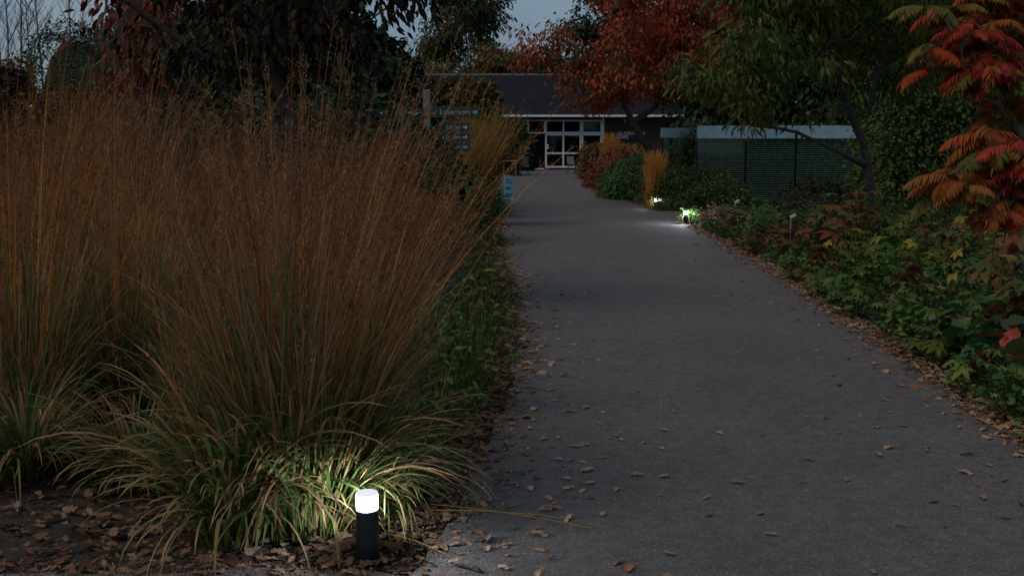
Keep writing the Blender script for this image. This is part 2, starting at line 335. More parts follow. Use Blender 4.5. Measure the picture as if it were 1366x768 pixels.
def T_oak(seed=0):
    """lobed dry leaf: midrib strip with lobed edges, curled"""
    rg = np.random.default_rng(seed); K = 9; v=[]; uv=[]; f=[]
    for i in range(K):
        t = i/(K-1); base = .30*math.sin(PI*min(1, t*.86+.08))**.7; lob = 1.0 if i % 2 else .5
        if i == 0: base = .015; lob = 1
        if i == K-1: base = .07; lob = 1
        h = base*lob; cu = rg.uniform(.02,.28); z = .09*math.sin(PI*t)*rg.uniform(.3,1) + rg.normal(0,.02)
        off = .04*lob*(1 if i % 2 else 0)
        v += [(-h, t+off, z+h*cu*2*rg.uniform(.2,1)), (0, t, z), (h, t+off, z+h*cu*2*rg.uniform(.0,1))]; uv += [(0,t),(.5,t),(1,t)]
    for i in range(K-1):
        a=3*i; b=a+3; f += [(a,a+1,b+1),(a,b+1,b),(a+1,a+2,b+2),(a+1,b+2,b+1)]
    return np.array(v,float)-np.array([0,.5,0]), np.array(f), np.array(uv,float)
TL = T_leaf(); TLw = T_leaf(.55,.15,.3); TLn = T_leaf(.28,.2,.35); TS = T_leaf(.6,.2,.15,3)
TQ = (np.array([(-.5,0,0),(.5,0,0.05),(0,1,0),(0,.5,.18)],float)*[.7,1,1], np.array([(0,1,3),(1,2,3),(2,0,3)]), np.array([(0,0),(1,0),(.5,1),(.5,.5)],float))

def unit(a): return a/(np.linalg.norm(a, axis=-1, keepdims=True)+1e-9)
def frames(d, up, s):
    """d direction of leaf axis (N,3), up approx normal"""
    d = unit(d); x = unit(np.cross(d, up)); n = np.cross(x, d)
    return np.stack([x, d, n], 2)*np.asarray(s)[:, None, None]
def vnoise(p, sc_=1.0, seed=0):
    """cheap smooth clump noise 0..1"""
    rg = np.random.default_rng(seed); o = np.zeros(len(p))
    for k in range(5):
        d = rg.normal(0, 1, 3)*sc_; o += np.sin(p@d + rg.uniform(0, 6.28))
    return .5 + .5*np.tanh(o*.6)

# ---------------------------------------------------------------- ground, path
m = MB(); m.box(-900, 900, -100, 1500, -1.0, 0.0)
tag(obj('ground', m, M['soil']), kind='structure')
left_px = [(545,775),(600,700),(640,620),(665,560),(682,500),(690,450),(688,400),(676,350),(668,310),(668,285),(672,268),(676,250),(666,236)]
right_px = [(1372,598),(1290,540),(1200,478),(1140,438),(1080,398),(1020,358),(960,322),(925,305),(906,296)]
LP = [G(*p)[:2] for p in left_px]; RP = [G(*p)[:2] for p in right_px]
EL = np.array(LP); ER = np.array(RP)
def left_edge(y): return float(np.interp(y, EL[:,1], EL[:,0]))
def right_edge(y):
    RP2 = np.array(list(RP) + [(G(900,292)[0], G(900,292)[1])] + [tuple(G(*p)[:2]) for p in [(862,279),(835,268),(800,254),(778,243),(765,234)]])
    return float(np.interp(y, RP2[:,1], RP2[:,0]))
RB = [tuple(G(*p)[:2]) for p in [(884,283),(862,279),(835,268),(800,254),(780,243),(775,236)]]
yj0 = ER[-1][1]; yj1 = RB[0][1]
def smooth(pts, n=4):
    pts = np.array(pts); o=[]
    for i in range(len(pts)-1):
        a = pts[max(0,i-1)]; b = pts[i]; c = pts[i+1]; d = pts[min(len(pts)-1,i+2)]
        for k in range(n):
            t=k/n; o.append(.5*((2*b)+(-a+c)*t+(2*a-5*b+4*c-d)*t*t+(-a+3*b-3*c+d)*t**3))
    o.append(pts[-1]); return [tuple(q) for q in o]
l0 = LP[0]
ye=G(300,771)[1]; Lside = [(-30, ye), (-3, ye), (-1.4, ye), (G(500,766)[0], G(500,766)[1])] + smooth(LP)
Rside = [(14, ER[0][1]-4.0), (ER[0][0]+1.2, ER[0][1]-1.0)] + smooth(RP) + [(G(930,298)[0], yj0+.15),(16, yj0+2.2),(16, yj1+2.4)] + smooth(RB) + [(14, 60),(14, 66.5)]
rg = np.random.default_rng(4)
def jag(pts, s=.018):
    o=[]
    for i in range(len(pts)-1):
        a=np.array(pts[i]); b=np.array(pts[i+1]); d=np.linalg.norm(b-a); n=max(1,int(min(d,3)/.12)) if a[1]<20 else 1
        for k in range(n): o.append(tuple(a+(b-a)*k/n + rg.normal(0,s,2)))
    o.append(pts[-1]); return o
poly = [(-30,-40)] + jag(Lside) + [(-12, 57),(-12,66.5)]
Rr = jag(Rside)
pl = poly + Rr[::-1] + [(14,-40)]
m = MB(); N = len(pl); m.add([(x,y,.025) for x,y in pl], [tuple(range(N-1,-1,-1))])
m.add([(x,y,.025) for x,y in pl]+[(x,y,-.05) for x,y in pl], [(i,(i+1)%N,N+(i+1)%N,N+i) for i in range(N)])
pth = obj('path', m, M['asphalt']); tag(pth, kind='structure')
if pth.data.polygons[0].normal.z < 0: pth.data.flip_normals()

# ---------------------------------------------------------------- dry leaves
oaks = [T_oak(k) for k in range(6)]
def scatter_leaves(mb, pos, size, rs, flat=.35):
    N=len(pos); k = rs.integers(0,6,N)
    az = rs.uniform(0,2*PI,N); d = np.stack([np.cos(az),np.sin(az),rs.normal(0,flat*.5,N)],1)
    up = np.stack([rs.normal(0,flat,N),rs.normal(0,flat,N),np.ones(N)],1)
    up[:,2] *= np.where(rs.random(N)<.25,-1,1)
    M3 = frames(d, up, size); r = rs.random(N)
    for j in range(6):
        q = k==j
        if q.any(): mb.inst(oaks[j], M3[q], pos[q], r[q])
rs = np.random.default_rng(11)
def inside(poly_, pts):
    x,y = pts[:,0],pts[:,1]; c = np.zeros(len(pts),bool); j=len(poly_)-1
    for i in range(len(poly_)):
        xi,yi=poly_[i]; xj,yj=poly_[j]
        c ^= ((yi>y)!=(yj>y)) & (x < (xj-xi)*(y-yi)/((yj-yi)+1e-12)+xi); j=i
    return c
# beds: left (near), both edges
pts=[]
for _ in range(1):
    y = rs.uniform(ye, 9.5, 3000); le = np.array([left_edge(max(q,4.2)) for q in y]); x = le - .02 - np.abs(rs.normal(0, 1, len(y)))*1.6
    pts.append(np.stack([x,y],1))
    y = ye-.03+np.abs(rs.normal(0,.7,1100)); pts.append(np.stack([rs.uniform(-3.5,-.3,len(y)),y],1))
    y = rs.uniform(4.2, 24, 5200); le = np.array([left_edge(q) for q in y]); pts.append(np.stack([le + rs.normal(-.1,.13,len(y)), y],1))
    y = 5.2+(rs.random(4600)**1.5)*17; re_ = np.array([right_edge(q) for q in y]); pts.append(np.stack([re_ + rs.normal(.05,.085,len(y))+np.where(rs.random(len(y))<.25, rs.uniform(0,1.6,len(y)),0), y],1))
    y = rs.uniform(26,52,900); re_ = np.array([right_edge(q) for q in y]); pts.append(np.stack([re_ + rs.normal(.05,.15,len(y)), y],1))
    y = 3.4+(rs.random(260)**1.6)*14; le = np.array([left_edge(max(q,4.2)) for q in y]); pts.append(np.stack([le+np.abs(rs.normal(0,.35,len(y))), y],1))
    y = 4+(rs.random(260)**1.4)*14; re_ = np.array([right_edge(max(q,5.2)) for q in y]); pts.append(np.stack([re_-np.abs(rs.normal(0,.35,len(y))), y],1))
pts = np.concatenate(pts); onp = inside(pl, pts)
z = np.where(onp, .032, .012 + rs.random(len(pts))*.03)
size = rs.choice([.03,.045,.06,.085],len(pts),p=[.3,.35,.25,.1])*rs.uniform(.8,1.2,len(pts))
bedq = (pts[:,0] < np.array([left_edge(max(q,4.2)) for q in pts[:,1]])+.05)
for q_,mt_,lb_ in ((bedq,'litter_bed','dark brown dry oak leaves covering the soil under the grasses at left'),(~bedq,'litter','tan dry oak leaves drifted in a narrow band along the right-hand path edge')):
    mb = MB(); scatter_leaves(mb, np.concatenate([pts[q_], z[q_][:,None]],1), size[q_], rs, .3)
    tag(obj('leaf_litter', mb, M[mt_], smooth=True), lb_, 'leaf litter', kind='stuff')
# small crumbs / grit on the bed edge
pt = np.concatenate([np.stack([np.array([left_edge(max(q,4.2)) for q in yy]) + rs.normal(.0,.09,len(yy)), yy],1) for yy in [rs.uniform(4,12,2600)]] +
     [np.stack([np.array([right_edge(max(q,5.2)) for q in yy]) + rs.normal(.0,.09,len(yy)), yy],1) for yy in [rs.uniform(5.4,16,2600)]] +
     [np.stack([rs.uniform(-3.2,-.5,2200), ye+rs.normal(0,.07,2200)],1)])
mb = MB(); N=len(pt); d=unit(rs.normal(0,1,(N,3))); mb.inst(TS, frames(d, unit(rs.normal(0,1,(N,3))), rs.uniform(.006,.018,N)), np.concatenate([pt, np.full((N,1),.03)],1), rs.random(N)*.5)
tag(obj('bark_crumbs', mb, M['litter']), 'fine bark crumbs and grit scattered along the path edges', 'debris', kind='stuff')
# individual leaves on the asphalt (positions read off the photograph)
LF = [(783,627,1.2,'pale'),(850,633,1,'tan'),(886,635,.9,'tan'),(804,685,.8,'tan'),(733,741,1,'brown'),(839,757,1.3,'orange'),(893,738,.8,'tan'),(890,768,.7,'tan'),
 (983,643,1.1,'orange'),(1078,612,.8,'orange'),(1172,606,.9,'tan'),(959,577,.9,'pale'),(1017,580,.7,'brown'),(1120,577,.6,'tan'),(885,573,.8,'tan'),(900,549,.7,'tan'),
 (804,550,.7,'blue'),(760,548,1.1,'tan'),(782,543,1,'pale'),(828,586,.7,'pale'),(805,610,.6,'tan'),(858,590,.6,'tan'),(882,598,.7,'pale'),(766,595,1,'tan'),(800,565,.5,'pale'),
 (1279,569,.8,'tan'),(1245,668,.9,'brown'),(1310,663,.9,'tan'),(1340,690,.7,'brown'),(1274,673,.6,'tan'),(1028,712,.8,'tan'),(1014,684,.8,'orange'),(943,663,.7,'tan'),(945,686,.8,'brown'),
 (1070,643,.7,'brown'),(715,637,.8,'brown'),(756,638,.8,'pale'),(758,651,.9,'pale'),(728,680,.9,'tan'),(880,660,.5,'tan'),(1164,762,.6,'tan'),(1346,556,1,'tan'),(1318,620,.7,'tan'),
 (985,470,.7,'tan'),(1015,436,.6,'pale'),(905,446,.6,'tan'),(840,500,.6,'tan'),(760,470,.7,'tan'),(738,430,.6,'tan'),(1180,533,.7,'tan'),(1110,500,.7,'tan'),(930,520,.6,'tan'),(1236,600,.6,'tan'),
 (870,395,.6,'tan'),(800,360,.6,'tan'),(760,335,.7,'tan'),(712,318,.8,'tan'),(742,400,.6,'brown'),(1000,540,.5,'brown'),(850,330,.6,'brown'),(900,360,.6,'tan'),(716,500,.8,'tan'),(734,520,.8,'pale'),
 (712,560,.8,'tan'),(725,585,.9,'tan'),(700,605,1,'brown'),(745,612,.8,'pale'),(776,506,.6,'tan'),(706,470,.7,'tan'),(1075,555,.5,'pale'),(1130,640,.6,'tan'),(1200,700,.6,'brown'),(960,600,.5,'tan')]
cv = {'pale':.78,'tan':.5,'brown':.15,'orange':.95,'blue':.8}
lm = {}
for k in range(6):
    for c, rv in cv.items():
        if c == 'blue': continue
        q = MB(); q.add(oaks[k][0]*.085 + np.array([0,0,.004]), oaks[k][1], oaks[k][2], rv); lm[(k,c)] = q.mesh('fallen_leaf', M['litter'])
M['pale_leaf_blue'] = leafmat('blue_grey_leaf', [(.3,.35,.45),(.35,.4,.5)], .6, 0)
uniq = {(783,627):'curled pale oak leaf left of the path centre, right of the fallen straws', (839,757):'largest orange oak leaf on the path at the bottom of the photo',
 (983,643):'orange-brown oak leaf lying alone in the middle of the near path', (733,741):'brown oak leaf on asphalt right of the lit bollard foot', (959,577):'pale curled leaf alone left of the path middle',
 (1078,612):'orange leaf lying alone on the near path right of the middle', (1172,606):'tan leaf lying alone on the asphalt towards the right bed'}
for i,(px,py,s,c) in enumerate(LF):
    o = link('fallen_leaf', lm[(i%6, 'pale' if c=='blue' else c)])
    o.location = tuple(G(px,py,.031)); o.rotation_euler = (random.Random(i).uniform(-.08,.08), random.Random(i+9).uniform(-.08,.08), random.Random(i*3).uniform(0,6.28)); o.scale=(s*.78,)*3
    tag(o, uniq.get((px,py), {'pale':'pale bleached oak leaf lying on the grey asphalt path','tan':'tan dry oak leaf lying on the grey asphalt path','brown':'dark brown dry leaf lying on the grey asphalt path','orange':'orange brown oak leaf lying on the grey asphalt','blue':'small blue-grey leaf lying on the asphalt left of the path middle'}[c]), 'fallen leaf', 'fallen leaves on the path')
# fallen stalks
def arcpts(a, b, up, n=14):
    a=np.array(a,float); b=np.array(b,float); t=np.linspace(0,1,n)[:,None]
    return a+(b-a)*t+np.array([0,0,1.])*(4*t*(1-t))*up
for (a,b,rv,lab) in [((575,672),(790,704),.6,'longest straw stalk lying from the grass tuft across the path'),((570,680),(765,692),.45,'upper straw stalk lying beside the longest stalk on asphalt'),
                  ((575,712),(715,690),.8,'pale thin straw crossing under the long stalks'),((520,712),(600,742),.5,'short straw stalk on the soil right of the lit bollard'),((700,578),(748,570),.7,'short bleached straw on the left edge of the path'),
                  ((700,548),(736,560),.7,'bleached straw scrap near the left path edge below the dark weeds')]:
    m=MB(); pa=G(*a,.05); pb=G(*b,.032); pp=arcpts(pa,pb,.012)[None]; m.tubes(pp, .0016, np.array([rv])); obj_=obj('fallen_stalk', m, M['gold'], smooth=True); tag(obj_, lab, 'grass stalk')
m=MB(); m.tubes(arcpts(G(606,752,.03),G(642,762,.03),.012)[None], np.array([[.004]+[.011]*12+[.003]]), np.array([.1]),6)
tag(obj('bark_piece', m, M['bark']), 'curled brown strip of bark lying on asphalt right of the bollard', 'bark piece')

# ---------------------------------------------------------------- bollard lights
def bollard(px, py, label, h=.285, r=.0435, power=38):
    p = G(px, py); t = thing('bollard_light', p, label, 'bollard light', 'bollard lights beside the path')
    ch = h*.235
    b = MB(); b.cyl(0,0,[(r*.98,-.02),(r,.005),(r,h-ch-.004),(r*.97,h-ch)], 40); o=obj('post', b, M['black'], t, True)
    e = o.modifiers.new('es','EDGE_SPLIT'); e.split_angle=math.radians(50)
    n=40; K=6; an=np.arange(n)*2*PI/n; zz=np.linspace(h-ch,h-.003,K); v=[(r*.97*math.cos(a_),r*.97*math.sin(a_),z_) for z_ in zz for a_ in an]; uv=[(0,k/(K-1)) for k in range(K) for _ in an]
    c = MB(); c.add(v,[(k*n+j,k*n+(j+1)%n,(k+1)*n+(j+1)%n,(k+1)*n+j) for k in range(K-1) for j in range(n)],uv); o=obj('lamp_cap', c, M['lamp'], t, True)
    c = MB(); c.cyl(0,0,[(r*.955,h-.006),(r*.965,h-.002),(r*.92,h+.0005),(r*.6,h+.001)], 40); obj('lamp_lid', c, M['lampclear'], o)
    pl=bpy.data.lights.new('lamp_bulb','POINT'); pl.energy=power; pl.color=(.82,.90,1); pl.shadow_soft_size=.012; lo=bpy.data.objects.new('lamp_bulb',pl); C.objects.link(lo); lo.parent=t; lo.location=(0,0,h-ch*.45)
    return t
bollard(491, 752, 'black cylindrical bollard light with glowing white cap, nearest to the viewer under the arching grass')
bollard(876, 281, 'small black bollard light glowing at the foot of the upright orange grass', .27, power=60)
bollard(915, 300, 'small black bollard light behind pale leaves, throwing a white patch on the path', .27, power=120)

# ---------------------------------------------------------------- ornamental grass
def arcs(rs, N, L, th0, bend, lean, rad, K=9, power=1.3, az=None):
    az = rs.uniform(0,2*PI,N) if az is None else az
    r0 = rad*np.sqrt(rs.random(N)); a0 = az + rs.normal(0,.5,N)
    base = np.stack([r0*np.cos(a0), r0*np.sin(a0), np.zeros(N)],1)
    t = np.linspace(0,1,K); th = th0[:,None] + bend[:,None]*t[None]**power
    ds = L[:,None]/(K-1); hz = np.cumsum(np.sin(th)*ds,1)-np.sin(th[:,:1])*ds; zz = np.cumsum(np.cos(th)*ds,1)-np.cos(th[:,:1])*ds
    Pn = np.zeros((N,K,3)); Pn[:,:,0]=hz*np.cos(az)[:,None]; Pn[:,:,1]=hz*np.sin(az)[:,None]; Pn[:,:,2]=zz
    ll = np.asarray(lean)[None,None,:]*(t[None,:,None]**1.5)*L[:,None,None]*rs.uniform(.5,1.4,N)[:,None,None]
    Pn[:,:,:2] += ll
    Pn += base[:,None,:]; Pn[:,:,2] = np.maximum(Pn[:,:,2], .02+.01*rs.random((N,1)))
    return Pn, az
def make_grass(seed, nb=620, bl=(.5,1.05), bw=.009, ns=230, slen=(1.3,2.0), lean=(.12,0), rad=.2, sspread=.17, mats=('blade','stem','head'), heads=1.0, sw=.0013, hfrac=.32, bdroop=(.9,2.5), hang=.5, avoid=None):
    rs = np.random.default_rng(seed); out=[]
    L = rs.uniform(*bl,nb); upr = rs.random(nb)<.25+.5*(L-bl[0])/(bl[1]-bl[0]); bd_=np.where(upr, rs.uniform(bdroop[0],bdroop[0]+.45*(bdroop[1]-bdroop[0]),nb), rs.uniform(*bdroop,nb)); th_=np.abs(rs.normal(.15,.15,nb))*np.where(upr,.8,1)
    Pn,az = arcs(rs,nb,L,th_,bd_,(lean[0]*.4,lean[1]*.4),rad,K=11)
    t = np.linspace(0,1,11); W = bw*np.minimum(1,.45+2*t)*np.sqrt(np.maximum(0,1-t**2.2)); W = W[None]*rs.uniform(.55,1.15,(nb,1))
    S = np.stack([-np.sin(az),np.cos(az),rs.normal(0,.35,nb)],1)
    rb_=rs.random(nb); k_=np.hypot(Pn[:,:,0]-lean[0]*.2,Pn[:,:,1]).max(1)<rs.uniform(.5,.85,nb); Pn,W,S,rb_=Pn[k_],W[k_],S[k_],rb_[k_]
    if avoid is not None:
        q=np.hypot(Pn[:,:,0]-avoid[0],Pn[:,:,1]-avoid[1])<.062; q|=(Pn[:,:,1]<avoid[1])&(np.abs(Pn[:,:,0]-avoid[0]-.12*(avoid[1]-Pn[:,:,1]))<.062); q|=(Pn[:,:,0]>avoid[0]+.5); k_=~q.any(1)
        Pn,W,S,rb_=Pn[k_],W[k_],S[k_],rb_[k_]
    m=MB(); m.ribbon(Pn,W,S,rb_); out.append(m.mesh('blades',M[mats[0]]))
    # stems
    L = rs.uniform(*slen,ns); Pn,az = arcs(rs,ns,L,np.minimum(np.abs(rs.normal(0,sspread,ns)),.33),rs.choice([.1,.3,.55],ns,p=[.5,.38,.12])*rs.uniform(.2,1.2,ns),lean,rad*.7,K=9,power=2.2)
    rr = rs.random(ns); R = sw*1.2*np.linspace(1.3,.5,9)[None]*rs.uniform(.7,1.2,(ns,1))
    m=MB(); m.tubes(Pn,R,rr); out.append(m.mesh('stems',M[mats[1]]))
    if heads:
        nbr = int(20*heads); t0 = 1-hfrac*rs.uniform(.7,1.15,(ns,1))
        u = t0+(1-t0)*rs.random((ns,nbr)); k = np.clip((u*8).astype(int),0,7); fr = u*8-k
        ii = np.arange(ns)[:,None]; A = Pn[ii,k]; B = Pn[ii,k+1]; org = (A+(B-A)*fr[...,None]).reshape(-1,3); T = unit((B-A).reshape(-1,3))
        n_=len(org); rad_ = unit(np.cross(T, rs.normal(0,1,(n_,3)))); d = T*math.cos(hang)+rad_*math.sin(hang)*rs.uniform(.4,1.5,(n_,1))
        ln = (rs.uniform(.04,.14,n_)*(1.15-(u.ravel()-t0.repeat(nbr,1).ravel())/(1-t0.repeat(nbr,1).ravel())*.8))
        e = org+unit(d)*ln[:,None]; e[:,2]-=.008; Q = np.stack([org,(org+e)/2+[0,0,.006],e],1)
        m=MB(); m.ribbon(Q,np.array([.0011,.001,.0007]),unit(rs.normal(0,1,(n_,3))),rr.repeat(nbr))
        for s_ in range(4):
            f_ = rs.uniform(.25,1.05,n_)[:,None]; pos = org+(e-org)*f_
            m.inst(TQ, frames(unit(d+rs.normal(0,.5,(n_,3))), rs.normal(0,1,(n_,3)), rs.uniform(.005,.010,n_)), pos, np.clip(rr.repeat(nbr)+rs.normal(0,.15,n_),0,1))
        out.append(m.mesh('seed_heads',M[mats[2]]))
    return out
def clump(meshes, loc, label, name='grass_clump', group=None, rz=0, sc_=1, tilt=(0,0), cat='ornamental grass'):
    t = thing(name, (loc[0],loc[1],0), label, cat, group, rz); t.scale=(sc_,)*3; t.rotation_euler=(tilt[0],tilt[1],rz)
    for me in meshes: link(me.name.split('.')[0], me, t)
    return t
BP=G(491,752)[:2]; c0=G(400,705)[:2]; cT=G(512,690)[:2]
gA = [make_grass(1,avoid=tuple(BP-c0),nb=1700,bl=(.4,1.45),bw=.014,ns=240,slen=(.8,2.2),lean=(.10,.02),rad=.24,sspread=.27,bdroop=(.2,2.3)),
      make_grass(2,nb=850,bl=(.4,1.3),bw=.012,ns=170,slen=(.8,2.1),lean=(.18,.0),rad=.22,sspread=.26,bdroop=(.2,2.2)),
      make_grass(3,nb=700,bl=(.5,1.35),bw=.012,ns=110,slen=(.9,2.2),lean=(.03,.0),rad=.24,sspread=.13,bdroop=(.2,1.9))]
gB = [make_grass(7,nb=560,bl=(.5,1.25),bw=.011,ns=125,slen=(.8,2.05),lean=(.22,-.02),rad=.24,sspread=.27,heads=1.2,bdroop=(.3,2.0),hang=.3),
      make_grass(8,nb=560,bl=(.5,1.35),bw=.011,ns=125,slen=(.8,2.2),lean=(.16,0),rad=.26,sspread=.3,heads=1.4,bdroop=(.3,2.0))]
gC = make_grass(12,nb=300,bl=(.6,1.1),ns=150,slen=(1.2,1.6),lean=(.33,-.06),rad=.15,sspread=.14,heads=1.4,hfrac=.25,hang=.25,sw=.0018)
gGold = make_grass(15,nb=500,bl=(.7,1.3),ns=520,slen=(1.5,2.5),lean=(.13,0),rad=.4,sspread=.13,mats=('gold','gold','gold_head'),heads=.7,sw=.004,hfrac=.22,bdroop=(.2,1.2),hang=.2)
gOr = make_grass(16,nb=260,bl=(.4,.8),ns=330,slen=(.9,1.45),lean=(.0,0),rad=.2,sspread=.05,mats=('orange','orange','orange'),heads=.4,sw=.0045,hfrac=.3,bdroop=(.1,.8),hang=.15)
Gp = 'tall tawny grasses left of the path'
c0 = G(400,705); clump(gA[0], c0, 'large green and orange grass clump whose blades arch over the nearest lit bollard', rz=.0)
gT = make_grass(19,avoid=tuple(BP-cT),nb=300,bl=(.3,.75),bw=.011,ns=10,slen=(.6,1.1),lean=(.05,-.02),rad=.12,sspread=.3,bdroop=(1.2,2.8))
clump(gT, G(512,690), 'low tuft of striped green and straw blades arching around the nearest lit bollard')
gU = make_grass(29,avoid=tuple(BP-G(432,708)[:2]),nb=420,bl=(.45,1.05),bw=.016,ns=8,slen=(.6,1.1),lean=(.1,-.02),rad=.14,sspread=.3,bdroop=(1.1,2.5))
clump(gU, G(432,708), 'low tuft of green and straw blades just left of the nearest lit bollard')
clump(gU, G(315,728), 'low tuft of green blades drooping over the litter between two large clumps', rz=1.3, sc_=1.05)
clump(gU, G(190,655), 'small drooping tuft among dead leaves at lower left', rz=2.2, sc_=.7)
clump(gU, G(40,640), 'drooping tuft at the foot of the leftmost straw-stemmed clump', rz=4.0, sc_=.8)
clump(gA[1], G(300,655), 'grass clump directly left of the one over the lit bollard, green blades drooping to litter', rz=.35, sc_=.85)
clump(gA[2], G(35,600), 'grass clump with upright straw stems at the left edge of the photo', rz=.2)
clump(gB[1], G(440,650), 'grass clump behind the lit bollard with stems leaning right over the path side', group=Gp, rz=.1, sc_=.95)
clump(gA[2], G(160,560), 'grass clump behind the low yellow-green plant near the left edge', group=Gp, rz=-.2)
clump(gC, G(480,560), 'grass clump with long fawn plumes leaning right above the dark weeds', rz=0, sc_=.85)
clump(gC, G(495,450), 'grass clump with arching plumes reaching the left edge of the path', rz=.1, sc_=.8)
clump(gC, G(515,360), 'grass clump with drooping plumes just before the pale blue board', rz=-.1, sc_=.7)
def grass_label(px,Y):
    a=['at the far left, under the bare young trees','below the dark yew at far left','in front of the slatted fence','in the middle of the massed grasses below the drooping dark tree','left of the direction sign','just left of the path-side plumes'][int(np.clip(np.digitize(px,[60,150,270,400,500]),0,5))]
    return ('tall tawny grass clump ' if Y<8.6 else 'farther tawny grass clump ' if Y<13 else 'distant tawny grass clump ')+a
rs = np.random.default_rng(33)
for i in range(34):
    Y = 5.8 + 12*((i+.5)/34)**1.0; 
    xr = left_edge(Y)-1.0-.12*max(0,Y-7); xl = -(683/1500)*Y - .4
    X = xl + (xr-xl)*((i*.618034) % 1); 
    if Y < 7 and X > -1.2: continue
    me = [gA[2],gB[0],gB[1],gA[1]][i%4]
    clump(me, (X,Y), grass_label(683+1500*X/Y, Y), group=Gp, rz=rs.uniform(-.35,.35), sc_=rs.uniform(.62,1.18)*np.interp(683+1500*X/Y,[330,480,620],[1.0,.82,.62]))
clump(gGold, P(630,260,21.5), 'tall golden upright grass standing left of the path beside the direction sign', rz=0, sc_=.95)
clump(gGold, P(612,262,23.5), 'golden upright grass just behind the direction sign', rz=.2, sc_=.85)
clump(gOr, P(872,278,27.0), 'upright orange feather grass behind the small glowing bollard', cat='ornamental grass', sc_=1.0)
for i,px in enumerate((812,824,838,850)):
    clump(gOr, P(px,236,46.0+i*.6), 'upright straw-coloured feather grass in front of the cafe wall', group='feather grasses before the cafe wall', sc_=(1.4,1.1,1.05,1.0)[i], rz=i)
gPale = make_grass(18,nb=500,bl=(.8,1.6),ns=160,slen=(1.4,2.4),lean=(.05,0),rad=.5,sspread=.15,mats=('blade','gold','gold_head'),heads=.6,sw=.003,bw=.014,bdroop=(.2,1.0))
clump(gPale, (P(110,150,17)[0],17), 'pale green reedy grass rising behind the brown grass at far left', sc_=1.1)
clump(gPale, (P(150,150,18.5)[0],18.5), 'second pale green reedy grass to the right of the first at far left', sc_=1.05, rz=1)

